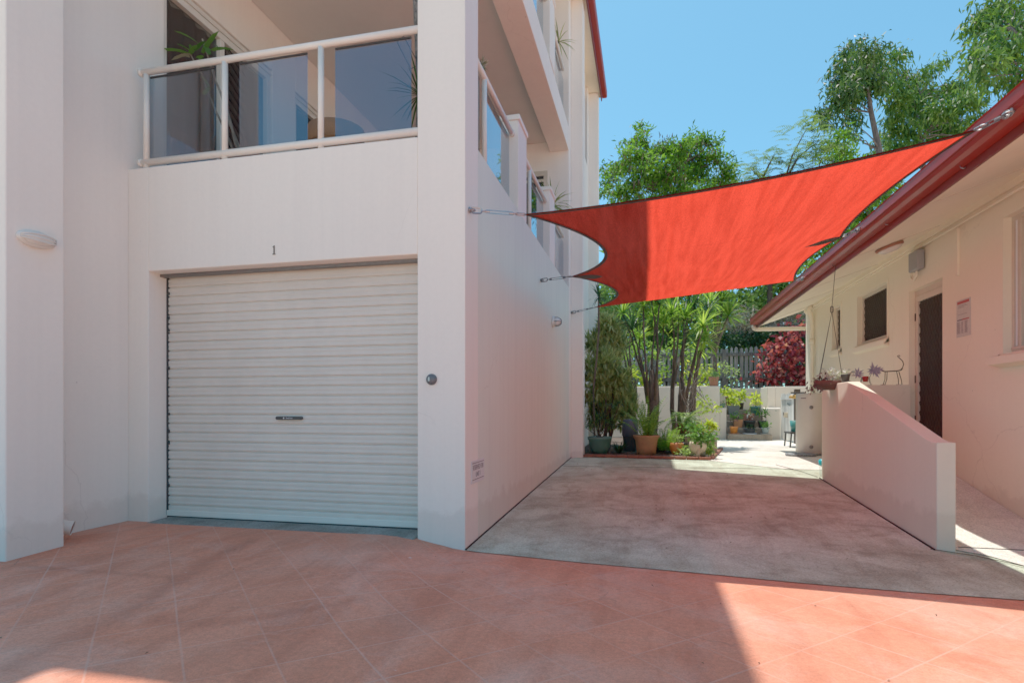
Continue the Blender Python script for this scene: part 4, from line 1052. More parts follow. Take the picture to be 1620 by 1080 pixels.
# bottle
t = thing('plastic_bottle', 'clear plastic bottle with aqua cap by the ramp wall end', 'bottle', (2.25, 8.93, zg(2.25, 8.9)+.012))
bx_ = atz(1301, 752, .09); bz = zg(bx_.x, bx_.y)+.012
m = MB(); m.lathe([(0, 0), (.035, .0), (.038, .02), (.038, .13), (.02, .17)], (bx_.x, bx_.y, bz), 16); m.build('body', M['bottle'], t, smooth=True)
m = MB(); m.lathe([(.045, .15), (.05, .17), (.05, .22), (.03, .235), (0, .236)], (bx_.x, bx_.y, bz), 16); m.build('cap', M['aqua'], t, smooth=True)

# ------------------------------------------------------------------ garden bed
m = MB()
def bedp(u, v):
    y = lerp(11.22, 17.38, v); xr = lerp(1.08, 1.7, v); x = lerp(-3.5 if y > 14.85 else -1.2, xr, u); x = lerp(-1.42 if y < 14.9 else -3.0, xr, u)
    return (x, y, zg(x, y)+.03+.03*math.sin(x*5+y*3)*math.sin(PI*u)*math.sin(PI*min(1, v*1.0))+RNG.uniform(0, .02))
m.grid(bedp, 40, 60); tag(m.build('garden_bed', M['bed'], base=(0, 14, .1)), kind='structure')
t = thing('brick_edging', 'low red brick edging along the front of the garden bed', 'edging', (0, 11.1, .1))
a_, b_ = Vector((-1.20, 11.22, 0)), Vector((1.10, 10.92, 0)); n = 11
m = MB()
for i in range(n):
    p = a_.lerp(b_, i/n); q_ = a_.lerp(b_, (i+.96)/n); m.bar((p.x, p.y, zg(p.x, p.y)+.035), (q_.x, q_.y, zg(q_.x, q_.y)+.035), .09, .05)
p0 = b_
for i in range(10):
    p = Vector((1.10+.045*i, 10.98+.24*i, 0)); q_ = Vector((1.10+.045*(i+.96), 10.98+.24*(i+.96), 0)); m.bar((p.x, p.y, zg(p.x, p.y)+.035), (q_.x, q_.y, zg(q_.x, q_.y)+.035), .09, .05)
m.build('bricks', M['brick'], t, bevel=.006)
# leaf litter
lv = Leaves(); n = 420
P = np.stack([RNG.uniform(-1.2, 1.2, n), RNG.uniform(11.2, 13.5, n), np.full(n, .16)], 1); P[:, 2] = [zg(a, b)+.055 for a, b in P[:, :2]]
lv.quads(P, np.concatenate([RNG.normal(size=(n, 2)), RNG.normal(0, .25, (n, 1))], 1), np.tile([0, 0, 1.], (n, 1))+RNG.normal(0, .2, (n, 3)), RNG.uniform(.03, .09, n), RNG.uniform(.015, .04, n))
n = 46; P = np.stack([RNG.uniform(-1.2, 2.1, n), RNG.uniform(4.6, 10.8, n), np.zeros(n)], 1); P[:, 2] = [zg(a, b)+.016 for a, b in P[:, :2]]
lv.quads(P, np.concatenate([RNG.normal(size=(n, 2)), RNG.normal(0, .1, (n, 1))], 1), np.tile([0, 0, 1.], (n, 1)), RNG.uniform(.015, .045, n), RNG.uniform(.008, .018, n), .2)
n = 26; P = np.stack([RNG.uniform(-3.5, 2.1, n), RNG.uniform(1.9, 4.2, n), np.zeros(n)], 1); P[:, 2] = [zg(a, b)+.006 for a, b in P[:, :2]]
lv.quads(P, np.concatenate([RNG.normal(size=(n, 2)), RNG.normal(0, .1, (n, 1))], 1), np.tile([0, 0, 1.], (n, 1)), RNG.uniform(.01, .035, n), RNG.uniform(.005, .012, n), .2)
tag(lv.build('fallen_leaves', M['lf_brown'], base=(0, 8, 0)), 'scattered dry fallen leaves on bed and driveway', 'leaves', kind='stuff')

# ------------------------------------------------------------------ potted plants
def pot_mesh(parent, c, r, h, mat, style='taper', name='pot'):
    x, y, z = c; m = MB()
    if style == 'taper': pr = [(.0, 0), (r*.72, 0), (r*.95, h*.80), (r*1.02, h*.82), (r*1.04, h), (r*.93, h), (r*.90, h*.88), (0, h*.88)]
    elif style == 'bell': pr = [(0, 0), (r*.72, 0), (r*.78, h*.4), (r*.86, h*.75), (r*1.02, h*.93), (r*1.04, h), (r*.92, h), (r*.86, h*.86), (0, h*.86)]
    elif style == 'round': pr = [(0, 0), (r*.55, 0), (r*.85, h*.25), (r*1.0, h*.55), (r*.95, h*.82), (r*.88, h), (r*.80, h), (r*.84, h*.86), (0, h*.86)]
    elif style == 'bowl': pr = [(0, 0), (r*.62, 0), (r*.86, h*.35), (r*.98, h*.8), (r*1.06, h*.86), (r*1.06, h), (r*.96, h), (r*.9, h*.88), (0, h*.88)]
    if style == 'square':
        m.add([(x-r*.72, y-r*.72, z), (x+r*.72, y-r*.72, z), (x+r*.72, y+r*.72, z), (x-r*.72, y+r*.72, z), (x-r, y-r, z+h), (x+r, y-r, z+h), (x+r, y+r, z+h), (x-r, y+r, z+h)],
              [(0, 3, 2, 1), (0, 1, 5, 4), (1, 2, 6, 5), (2, 3, 7, 6), (3, 0, 4, 7)]); m.box(x-r*.9, x+r*.9, y-r*.9, y+r*.9, z+h*.8, z+h*.9)
        o = m.build(name, M[mat], parent)
    else:
        m.lathe(pr, c, 28); o = m.build(name, M[mat], parent, smooth=True)
    ms = MB(); ms.lathe([(0, h*.90), (r*.86 if style != 'square' else r*.8, h*.895)], c, 16); ms.build('soil', M['soil'], parent)
    return o
def saucer(parent, c, r, mat):
    m = MB(); m.lathe([(0, 0), (r*.9, 0), (r, .025), (r*.93, .025), (r*.85, .012), (0, .012)], c, 24); m.build('saucer', M[mat], parent, smooth=True)
GP = 'potted plants around the garden bed'; GS = 'potted plants on the garden steps'
def gz(x, y): return zg(x, y)+.045
# green pot with dark umbrella foliage
c = (-.93, 11.62, gz(-.93, 11.62)); t = thing('potted_palm', 'sage green tub with dark spiky foliage beside the building corner', 'potted plant', c, GP)
pot_mesh(t, c, .225, .33, 'green_pot', 'bowl')
lv = Leaves(); st = MB()
for i in range(11):
    a = RNG.uniform(0, 2*PI); h = RNG.uniform(.25, .75); rr = RNG.uniform(.05, .42); tip = Vector((c[0]+rr*math.cos(a), c[1]+rr*math.sin(a), c[2]+.3+h))
    st.tube(wig((c[0]+RNG.uniform(-.08, .08), c[1], c[2]+.28), tip, 4, .05), .006, 5)
    k = 16; an = RNG.uniform(0, 2*PI, k); lv.quads(np.tile(np.array(tip), (k, 1)), np.stack([np.cos(an), np.sin(an), RNG.uniform(-.3, .5, k)], 1), np.tile([0, 0, 1.], (k, 1)), RNG.uniform(.16, .26, k), .028, .12)
lv.build('foliage', M['lf_cycad'], t); st.build('stems', M['bark_dark'], t)
# large terracotta pot with ferns
c = (-.03, 11.52, gz(-.03, 11.52)); t = thing('potted_fern', 'large terracotta pot with arching green fern fronds', 'potted plant', c, GP)
pot_mesh(t, c, .245, .37, 'terracotta', 'bell')
lv = Leaves()
for i in range(26):
    a = RNG.uniform(0, 2*PI); el = RNG.uniform(.75, 1.4); lv.frond((c[0]+RNG.uniform(-.1, .1), c[1]+RNG.uniform(-.1, .1), c[2]+.32), (math.cos(a)*math.cos(el), math.sin(a)*math.cos(el), math.sin(el)), RNG.uniform(.55, .95), .11, RNG.uniform(.35, .8), 21, .028)
lv.build('fronds', M['lf_fern'], t)
# broader fern clump behind and right of it
c = (.36, 12.0, gz(.36, 12.0)); t = thing('fern', 'spreading bright green fern between terracotta and orange pots', 'plant', c)
lv = Leaves()
for i in range(34):
    a = RNG.uniform(0, 2*PI); el = RNG.uniform(.35, 1.3); lv.frond((c[0]+RNG.uniform(-.15, .15), c[1]+RNG.uniform(-.15, .15), c[2]+.05), (math.cos(a)*math.cos(el), math.sin(a)*math.cos(el), math.sin(el)), RNG.uniform(.5, .85), .11, RNG.uniform(.5, 1.2), 20, .022)
lv.build('fronds', M['lf_fern'], t)
c = (.74, 12.55, gz(.74, 12.55)); t = thing('potted_fern', 'pale sunlit fern arching from a raised terracotta pot', 'potted plant', c, GP)
m = MB(); m.lathe([(.0, 0), (.15, 0), (.13, .36), (0, .36)], c, 16); m.build('upturned_stand', M['black_pot'], t, smooth=False)
c2 = (c[0], c[1], c[2]+.36); pot_mesh(t, c2, .15, .2, 'terracotta_dark')
lv = Leaves()
for i in range(22):
    a = RNG.uniform(0, 2*PI); el = RNG.uniform(.5, 1.2); lv.frond((c[0], c[1], c[2]+.52), (math.cos(a)*math.cos(el), math.sin(a)*math.cos(el), math.sin(el)), RNG.uniform(.55, .85), .12, RNG.uniform(1.1, 2.0), 20, .024)
lv.build('fronds', M['lf_fern_pale'], t)
# orange round pot
c = (.54, 11.62, gz(.54, 11.62)); t = thing('potted_succulent', 'glossy orange round pot with pale succulent in the garden bed', 'potted plant', c, GP)
pot_mesh(t, c, .135, .22, 'orange_pot', 'round')
lv = Leaves(); lv.clump((c[0], c[1], c[2]+.27), (.11, .11, .07), 110, .07, .022, -.5, .8, .03); lv.build('foliage', M['lf_fern_pale'], t)
# cream pot on feet
c = (.90, 11.28, gz(.9, 11.28)); t = thing('potted_herb', 'cream footed pot with dark glossy leaves at the bed corner', 'potted plant', c, GP)
pot_mesh(t, (c[0], c[1], c[2]+.05), .16, .22, 'cream_pot', 'round')
for k in range(3):
    a = 2*PI*k/3-1.57; m = MB(); m.tube([(c[0]+.11*math.cos(a), c[1]+.11*math.sin(a), c[2]+.14), (c[0]+.12*math.cos(a), c[1]+.12*math.sin(a), c[2])], [.045, .03], 8); m.build('foot', M['cream_pot'], t, smooth=True)
lv = Leaves(); lv.clump((c[0]+.04, c[1], c[2]+.36), (.24, .24, .12), 420, .09, .045, .1, .6, .05); lv.build('foliage', M['lf_mid'], t)
lv = Leaves(); lv.clump((c[0]+.19, c[1]+.02, c[2]+.17), (.06, .08, .12), 80, .12, .02, 1.2, .3, .03); lv.build('trailing_leaves', M['lf_fern'], t)
# two small terracotta pots on a block behind
c = (1.02, 12.1, gz(1.02, 12.1)); m = MB(); m.box(c[0]-.3, c[0]+.3, c[1]-.1, c[1]+.1, c[2]-.05, c[2]+.30); tag(m.build('concrete_block', M['step'], bevel=.01), 'grey concrete block supporting two small terracotta pots', 'block')
for i, dx in enumerate((-.16, .12)):
    cc = (c[0]+dx, c[1], c[2]+.302); t = thing('potted_seedling', ['left small terracotta pot of broad leaves on the block', 'right small terracotta pot of yellow green leaves on the block'][i], 'potted plant', cc, GP)
    pot_mesh(t, cc, .09, .13, 'terracotta'); lv = Leaves(); lv.clump((cc[0], cc[1], cc[2]+.22), (.15, .12, .07), 110, .13, .06, .2, .8, .04); lv.build('foliage', M['lf_mid' if i == 0 else 'lf_lime'], t)
# dark bin on black pot, black pots
c = (-.36, 12.3, gz(-.36, 12.3)); t = thing('upturned_bin', 'slate grey upturned bin resting on a black pot under the shrub', 'bin', c)
m = MB(); m.lathe([(0, 0), (.13, 0), (.15, .30), (.0, .30)], (c[0], c[1], c[2]), 12); m.build('support_pot', M['black_pot'], t)
m = MB(); m.lathe([(.0, .301), (.15, .301), (.17, .32), (.155, .62), (.13, .65), (0, .66)], (c[0], c[1], c[2]), 24); m.build('bin_body', M['slate'], t, smooth=True)
for i, (x, y, r, h, lab) in enumerate(((.22, 12.25, .16, .26, 'black nursery pot just right of the large terracotta pot'), (.66, 11.95, .10, .2, 'small black nursery pot behind the orange pot'))):
    c = (x, y, gz(x, y)); t = thing('nursery_pot', lab, 'pot', c); pot_mesh(t, c, r, h, 'black_pot')
# low bed plants at the right edge
for i, (x, y, mt, n, r_, lab) in enumerate(((.70, 11.35, 'lf_fern_pale', 140, .1, 'tiny pale groundcover plant between orange and cream pots'), (.98, 11.7, 'lf_fern', 150, .2, 'grassy green plant behind the cream pot'), (-.55, 11.75, 'lf_cycad', 300, .15, 'low dark leafy plant between green tub and terracotta pot'))):
    c = (x, y, gz(x, y)); lv = Leaves()
    if mt == 'lf_cycad':
        a_ = RNG.uniform(0, 2*PI, 60); lv.straps(np.tile([x, y, c[2]], (60, 1)), np.stack([np.cos(a_), np.sin(a_), RNG.uniform(.3, 2.0, 60)], 1), RNG.uniform(.2, .36, 60), .03, .25)
    else: lv.clump((x, y, c[2]+r_*.6), (r_, r_, r_*.7), n, .10, .03, -.4, .6, .05)
    tag(lv.build('bed_plant', M[mt], base=c), lab, 'plant')
# hanging grey pot with white flowers
hp_ = at(1101, 668, 13.0)
t = thing('hanging_planter', 'grey hanging pot of white flowers under a dracaena limb', 'hanging plant', hp_)
pot_mesh(t, (hp_.x, hp_.y, hp_.z-.16), .09, .16, 'grey_pot')
m = MB()
for k in range(3): a = 2*PI*k/3; m.tube([(hp_.x+.085*math.cos(a), hp_.y+.085*math.sin(a), hp_.z), (hp_.x-.01, hp_.y, hp_.z+.5)], .003, 5)
m.build('wires', M['wire'], t)
lv = Leaves(); lv.clump((hp_.x-.05, hp_.y, hp_.z+.06), (.12, .12, .08), 200, .055, .035, .1, .9, .03); lv.build('flowers', M['lf_white'], t)
# tall olive shrub beside the building
c = (-.92, 12.9, gz(-.92, 12.9)); t = thing('olive_shrub', 'tall bushy olive leaved shrub against the apartment building corner', 'shrub', c)
m = MB(); lv = Leaves()
for i in range(10):
    a = RNG.uniform(0, 2*PI); m.tube(wig((c[0]+.12*math.cos(a), c[1]+.12*math.sin(a), c[2]), (c[0]+.30*math.cos(a), c[1]+.3*math.sin(a), c[2]+RNG.uniform(1.2, 2.0)), 5, .04), [.022, .02, .018, .015, .012, .008], 6)
m.build('stems', M['bark_dark'], t, smooth=True)
def strappy(lv, c, r, n, L, W_, up=.5, droop=.12):
    # tufts of narrow leaves
    nt = n//14; q_ = unit(RNG.normal(size=(nt, 3)))*(RNG.uniform(0, 1, (nt, 1))**.4); tw = np.array(c)+q_*np.array(r)
    for i in range(nt):
        k = 14; D = RNG.normal(size=(k, 3))*.8 + q_[i]*1.0 + np.array([0, 0, up]); lv.straps(np.tile(tw[i], (k, 1)), D, L*RNG.uniform(.7, 1.2, k), W_, droop)
for px, py, r_, nn in ((962, 515, .27, 500), (945, 545, .34, 700), (972, 545, .32, 600), (955, 580, .45, 1100), (938, 610, .42, 900), (975, 600, .36, 700), (950, 640, .46, 1100), (985, 632, .36, 700), (932, 660, .34, 500), (968, 660, .36, 600), (992, 650, .26, 350)):
    p = at(px, py, 12.9+RNG.uniform(-.25, .25)); p.x = max(p.x, -1.15+r_*.3); strappy(lv, p, (r_*.85, r_*.85, r_*.75), int(nn*1.7), .21, .032)
lv.build('crown', M['lf_olive'], t)

# dracaena clump
def rosette(lv, p, n, L, W_, up=.35, droop=.30, axis=(0, 0, 1)):
    D = unit(RNG.normal(size=(n, 3))) + np.array(axis)*up; D = unit(D); D = D[D[:, 2] > -.6]
    lv.straps(np.tile(np.array(p), (len(D), 1)), D, L*RNG.uniform(.75, 1.1, len(D)), W_, droop*RNG.uniform(.4, 1.2, len(D)))
dr_ = at(1040, 690, 13.6); base = Vector((dr_.x, 13.6, gz(dr_.x, 13.6)))
t = thing('dracaena_clump', 'multi stemmed dracaena clump with spiky rosettes in the garden bed', 'tree', base)
tr = MB(); lv = Leaves(); lvd = Leaves()
def stems(px0, py0, Yb, rb, fork, tips, dark=False):
    b_ = at(px0, py0, Yb); b_.z = min(b_.z, gz(b_.x, b_.y)); f_ = at(fork[0], fork[1], Yb)
    path = wig(b_, f_, 5, .02); tr.tube(path, [rb*1.3, rb*1.05, rb*.95, rb*.9, rb*.86, rb*.35], 12)
    for (tx, ty, dy) in tips:
        e = at(tx, ty+16, Yb+dy); s0 = f_ + Vector((RNG.uniform(-rb*.7, rb*.7), RNG.uniform(-rb*.7, rb*.7), -RNG.uniform(.25, .9)))
        mid1 = s0.lerp(e, .45) + Vector((RNG.normal(0, .05), RNG.normal(0, .08), .12))
        pts = [s0, s0.lerp(mid1, .5) + Vector((0, 0, .03)), mid1, mid1.lerp(e, .5) + Vector((RNG.normal(0, .03), 0, 0)), e]
        tr.tube(pts, [.036, .025, .021, .019, .017], 7)
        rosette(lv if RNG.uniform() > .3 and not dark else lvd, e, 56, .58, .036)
stems(1034, 692, 13.4, .14, (1031, 585), [(985, 480, .6), (1000, 505, .3), (1018, 470, -.3), (1035, 488, .5), (1043, 465, -.2), (1012, 520, .8), (1028, 450, .2), (1050, 500, .4)])
stems(1064, 680, 14.2, .055, (1066, 560), [(1075, 455, .2), (1090, 475, .4), (1062, 480, -.3)])
stems(1078, 690, 13.8, .105, (1080, 605), [(1082, 490, .2), (1100, 470, .4), (1112, 500, -.2), (1092, 455, .6), (1120, 480, .5), (1105, 520, .1)])
stems(1096, 690, 14.4, .09, (1096, 610), [(1105, 540, .3), (1115, 525, -.2), (1125, 465, .5)])
stems(1000, 690, 14.6, .06, (1005, 600), [(985, 500, .5), (972, 480, .3), (995, 465, 1.0)], True)
tr.build('trunk', M['bark_grey'], t, smooth=True); lv.build('crown', M['lf_strap'], t); lvd.build('dark_foliage', M['lf_strap_dark'], t)
# bare dead stalks / tangled vine on second trunk
m = MB()
for i in range(16):
    a_ = at(1084+RNG.uniform(-6, 14), 640+RNG.uniform(-30, 30), 13.8); b_ = at(1090+RNG.uniform(-25, 25), 590+RNG.uniform(-40, 50), 13.8+RNG.uniform(-.3, .3)); m.tube(wig(a_, b_, 4, .12), .010, 5)
m.build('aerial_stems', M['twig'], t, smooth=True)
# yucca behind
b_ = at(1131, 600, 18.2); b_.z = 1.6; t = thing('yucca', 'single stemmed yucca rising in front of the picket fence', 'tree', b_)
m = MB(); lv = Leaves(); heads = []
for tx, ty in ((1131, 505), (1122, 480), (1142, 475), (1152, 500), (1115, 505), (1135, 455)):
    e = at(tx, ty, 18.2+RNG.uniform(-.4, .4)); m.tube(wig(at(1131, 560, 18.2), e, 3, .04), [.05, .04, .035, .03], 7); rosette(lv, e, 80, .62, .045, .45, .22)
m.tube([b_, at(1131, 560, 18.2)], [.08, .06], 8); m.build('trunk', M['bark_grey'], t, smooth=True); lv.build('crown', M['lf_strap'], t)
# dracaena rosette beside sail gap
c = at(941, 480, 12.0); c.x = -.98; b_ = Vector((-1.08, 12.2, gz(-1.08, 12.2))); t = thing('cordyline', 'slim cordyline with one rosette behind the sail edge at the wall', 'plant', b_)
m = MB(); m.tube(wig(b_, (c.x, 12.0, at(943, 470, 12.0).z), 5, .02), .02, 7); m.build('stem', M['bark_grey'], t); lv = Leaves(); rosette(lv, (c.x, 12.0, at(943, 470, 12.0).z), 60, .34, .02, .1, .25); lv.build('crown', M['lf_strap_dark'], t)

# planter top plants
def shrub(name, label, cat, Y, clumps, mat, L, W_, lai=2.2, droop=.2, out=.5, base=None, stem=None, group=None, extra=None, spread=.6, per=.5):
    pts = [at(px, py, Y+RNG.uniform(-spread, spread)) for px, py, r_ in clumps]
    if base is None:
        ax = sum(p.x for p in pts)/len(pts); base = Vector((ax, Y, 1.6))
    t = thing(name, label, cat, base, group)
    lv = Leaves(); st = MB()
    for (px, py, rp), p in zip(clumps, pts):
        r_ = rp/FPX*Y*1.0; n = int(lai*1.5*PI*r_*r_/(per*L*W_))
        lv.clump(p, (r_, r_, r_*.85), max(18, n), L, W_, droop, out)
        if stem: st.tube(wig(Vector(base)+Vector((RNG.uniform(-.1, .1), 0, 0)), p, 4, .06), [stem, stem*.8, stem*.6, stem*.45, stem*.25], 6)
    lv.build('crown', M[mat], t)
    if stem: st.build('stems', M['bark_dark'], t, smooth=True)
    if extra:
        for nm, mt, cl, L2, W2, dr2, f in extra:
            l2 = Leaves()
            for (px, py, rp), p in zip(clumps, pts):
                r_ = rp/FPX*Y; n = int(f*PI*r_*r_/(.5*L2*W2)); l2.clump(p, (r_*1.02, r_*1.02, r_*.85), max(9, n), L2, W2, dr2, .3, None, .3)
            l2.build(nm, M[mt], t)
    return t
shrub('flowering_bush', 'lime green bush with pink flowers on top of the planter wall', 'shrub', 18.2, [(1098, 603, 14), (1112, 598, 14), (1120, 590, 10), (1090, 585, 10), (1105, 618, 10), (1075, 612, 8)], 'lf_lime', .13, .07, 1.6, .1, .6, stem=.02, extra=[('flowers', 'lf_pink', None, .06, .05, 0, .10)])
shrub('trailing_bush', 'bright green vine trailing down the front of the planter wall', 'shrub', 17.2, [(1108, 632, 10), (1120, 640, 11), (1130, 647, 8), (1112, 648, 7), (1100, 645, 8)], 'lf_lime', .13, .06, .9, .6, .4, stem=.012, base=Vector((1.35, 17.3, 1.66)))
shrub('hedge_plant', 'sunlit low green plants along the planter wall behind the shrub', 'shrub', 18.0, [(1000, 600, 14), (1015, 606, 12), (985, 602, 12), (1030, 600, 10), (1045, 605, 8)], 'lf_lime', .14, .07, 1.6, 0, .6, stem=.015)
shrub('wispy_plant', 'thin wispy plant arching in front of the picket fence', 'plant', 18.6, [(1148, 582, 9), (1158, 586, 8), (1135, 580, 8), (1163, 595, 6), (1122, 583, 7)], 'lf_fern_pale', .12, .03, .6, .4, .4, stem=.010, base=Vector((1.6, 18.6, 1.6)))
c = at(1129, 612, 17.52); c.z = 1.672; t = thing('potted_shrub', 'dark terracotta pot standing on the planter wall end', 'potted plant', c); pot_mesh(t, tuple(c), .14, .27, 'terracotta_dark'); lv = Leaves(); lv.clump((c.x, c.y, c.z+.36), (.18, .15, .12), 120, .12, .035, .2, .7, .05); lv.build('foliage', M['lf_fern_pale'], t)
shrub('leafy_shrub', 'yellow green shrub seen between the dracaena stems before the fence', 'shrub', 18.6, [(990, 560, 13), (1012, 548, 13), (1000, 582, 12), (1035, 560, 13), (1060, 548, 12), (1085, 565, 11), (1050, 582, 11), (1105, 560, 10)], 'lf_fern', .17, .075, 1.3, .2, .6, stem=.02, base=Vector((-.1, 18.6, 1.6)))
# red copperleaf bush
shrub('copperleaf_bush', 'dense copper red leaved bush in front of the picket fence', 'shrub', 19.9, [(1256, 532, 13), (1270, 545, 15), (1236, 542, 12), (1217, 555, 9), (1250, 562, 19), (1272, 582, 18), (1230, 576, 13), (1209, 572, 6), (1197, 596, 6), (1206, 588, 6), (1243, 596, 15), (1222, 600, 9), (1262, 602, 15), (1285, 560, 18), (1242, 524, 7), (1266, 520, 9)], 'lf_red', .20, .12, 2.6, .35, .6, stem=.03, base=Vector((4.9, 19.95, 1.6)), spread=.25)
# step pots
def spot(px, py, k, r, h, potm, style, lab, fol, name='potted_plant', lift=0, sauc=None, ht=.2, spread=None, n=90, L=.10, W_=.045, base_z=None, droop=.1):
    Y = 17.05+.36*k+.17; z = .155+.17*(k+1)+.001 if base_z is None else base_z; x = at(px, py, Y).x
    c = (x, Y, z+lift); t = thing(name, lab, 'potted plant', c, GS)
    if sauc: saucer(t, c, r*1.3, sauc)
    c = (c[0], c[1], c[2]+(.013 if sauc else 0)); pot_mesh(t, c, r, h, potm, style)
    if fol:
        s_ = (spread or r*1.3)*.85; n = int(n*.7); lv = Leaves()
        lv.clump((c[0], c[1], c[2]+h+ht*.55), (s_, s_*.8, ht*.5), n, L, W_, droop, .8, .05); 
        st = MB()
        for q in range(4): st.tube([(c[0]+RNG.uniform(-.03, .03), c[1], c[2]+h*.85), (c[0]+RNG.uniform(-s_, s_)*.5, c[1], c[2]+h+ht*.6)], .006, 5)
        lv.build('foliage', M[fol], t); st.build('stems', M['bark_dark'], t)
    return t
spot(1161, 684, 0, .115, .20, 'orange_pot', 'taper', 'bright orange pot with bare purple twigs on the lowest step', 'lf_purple', sauc='terracotta', ht=.28, n=27, L=.09, W_=.03, spread=.2)
spot(1186, 684, 0, .15, .13, 'black_pot', 'bowl', 'black bowl on pale blue saucer at the centre of lowest step', 'lf_dark', sauc='saucer_blue', ht=.12, n=45)
spot(1211, 684, 0, .105, .17, 'blue_pot', 'taper', 'blue grey pot of bright green herb on the lowest step', 'lf_mid', sauc='saucer_white', ht=.12, n=110)
spot(1167, 675, 1, .13, .22, 'terracotta', 'square', 'square terracotta pot with leafy green on the second step', 'lf_mid', ht=.16, n=110, spread=.2)
spot(1186, 676, 1, .16, .20, 'black_pot', 'taper', 'black tub with small white flowers on the second step', 'lf_white', ht=.14, n=27, spread=.07, L=.05)
spot(1206, 672, 1, .13, .20, 'black_pot', 'taper', 'black pot with upright pale leaves on the second step', 'lf_mid', ht=.24, n=60, L=.2, W_=.06, droop=-.8)
spot(1184, 664, 2, .14, .22, 'terracotta_dark', 'square', 'dull terracotta planter on the middle step', 'lf_mid', ht=.05, n=27)
spot(1160, 655, 3, .165, .28, 'grey_pot', 'square', 'square slate pot with lime bush on the fourth step', 'lf_lime', ht=.3, n=120, spread=.18, L=.14, W_=.07)
spot(1195, 656, 3, .15, .26, 'teal_pot', 'taper', 'teal glazed pot with yellow green croton on the fourth step', 'lf_lime', ht=.5, n=110, spread=.2, L=.15, W_=.06)
spot(1153, 640, 4, .10, .26, 'terracotta_dark', 'taper', 'slim brown pot with lime foliage at the top of the steps', 'lf_lime', ht=.30, n=160, spread=.26, L=.14, W_=.07, lift=.12)
spot(1172, 630, 4, .09, .2, 'black_pot', 'taper', 'black pot with lime foliage on the right of the top step', 'lf_lime', ht=.40, n=120, spread=.22, L=.14, W_=.07)
c = (2.06, 17.52, 1.052); t = thing('potted_succulent', 'small green pot on the low end of the planter wall', 'potted plant', c); pot_mesh(t, c, .075, .12, 'green_pot', 'square'); lv = Leaves(); lv.clump((c[0], c[1], c[2]+.14), (.08, .06, .04), 45, .07, .03); lv.build('foliage', M['lf_mid'], t)

# hanging basket under villa eave
hk = atx(1322, 420, 2.36); bp = Vector((hk.x-.03, hk.y+.02, 0)); bc = at(1310, 606, hk.y); bz = bc.z
t = thing('hanging_basket', 'brown hanging basket with silver foliage hung from villa gutter', 'hanging plant', (hk.x, hk.y, bz-.06))
cx, cy = bc.x+.03, hk.y
m = MB(); m.lathe([(0, -.09), (.12, -.085), (.19, -.02), (.20, .03), (.185, .03), (.17, -.01), (0, -.02)], (cx, cy, bz), 22); m.build('bowl', M['basket'], t, smooth=True)
m = MB(); ring = Vector((hk.x-.045, cy, at(1317, 487, hk.y).z)); m.tube([(hk.x, hk.y, hk.z), ring], .004, 6)
m.tube(link_pts(ring+Vector((0, 0, -.02)), Vector((0, 0, 1)), Vector((1, 0, 0)), .08, .03), .006, 6, closed=True)
for k in range(4):
    a = 2*PI*k/4+.5; m.tube([ring, Vector((ring.x, ring.y, ring.z-.05)), (cx+.195*math.cos(a), cy+.195*math.sin(a), bz+.03)], .0035, 5)
m.tube([(hk.x+.008, hk.y, hk.z+.03), (hk.x-.03, hk.y, hk.z+.03), (hk.x-.035, hk.y, hk.z), (hk.x, hk.y, hk.z-.012)], .004, 6)
m.build('chains', M['wire'], t)
lv = Leaves(); lv.clump((cx+.06, cy-.03, bz+.09), (.16, .13, .07), 260, .06, .032, -.1, .8, .03); lv.build('foliage', M['lf_silver'], t)
lv = Leaves(); lv.clump((cx-.10, cy, bz+.0), (.13, .13, .09), 140, .06, .03, .7, .6, .03); lv.clump((cx-.2, cy, bz-.06), (.05, .06, .1), 36, .05, .025, 1.0, .3, .03); lv.clump((cx+.16, cy, bz-.02), (.05, .06, .1), 60, .06, .025, 1.0, .3, .03); lv.build('trailing_leaves', M['lf_purple'], t)
# things on the ramp wall
c = at(1336, 606, 7.95); c = (2.38, c.y, 1.361); t = thing('nursery_pot', 'empty black nursery pot standing on the ramp wall', 'pot', c); pot_mesh(t, c, .052, .105, 'black_pot')
def star(c, r, n, mb):
    for k in range(n):
        a = 2*PI*k/n+RNG.uniform(-.15, .15); rr = r*RNG.uniform(.75, 1.15); b1, b2 = a-.34, a+.34; q = .45*rr
        mb.add([(c[0], c[1]-.01, c[2]), (c[0]+q*math.cos(b1), c[1]-.025, c[2]+q*math.sin(b1)), (c[0]+rr*math.cos(a), c[1]-.035, c[2]+rr*math.sin(a)), (c[0]+q*math.cos(b2), c[1]-.025, c[2]+q*math.sin(b2))], [(0, 1, 2, 3)])
YW = 8.78
p1 = at(1356, 591, YW); p2 = at(1381, 586, YW); pp_ = at(1369, 599, YW); bz0 = 1.3585
t = thing('flower_ornament', 'lilac metal flower dog ornament with small red pot on the return wall', 'ornament', (pp_.x, YW, bz0))
m = MB(); star(p1, .085, 9, m); star(p2, .11, 11, m); star((p2.x+.04, p2.y, p2.z-.02), .07, 7, m); star((p1.x+.035, p1.y, p1.z-.02), .05, 6, m); m.build('petals', M['purple'], t)
m = MB(); m.lathe([(.0, 0), (.032, 0), (.042, .075), (.035, .075), (0, .065)], (pp_.x, YW, bz0+.045), 16); m.build('pot', M['red_pot'], t, smooth=True)
m = MB(); m.tube([p1, (pp_.x-.05, YW, bz0+.10), (pp_.x+.05, YW, bz0+.10), p2], .004, 6)
for sx in (-.055, -.045, .045, .055): m.tube([(pp_.x+sx, YW+sx*.3, bz0+.10), (pp_.x+sx*1.1, YW, bz0+.04), (pp_.x+sx*1.2+.01, YW, bz0+.003), (pp_.x+sx*1.2-.02, YW, bz0+.003)], .0035, 5)
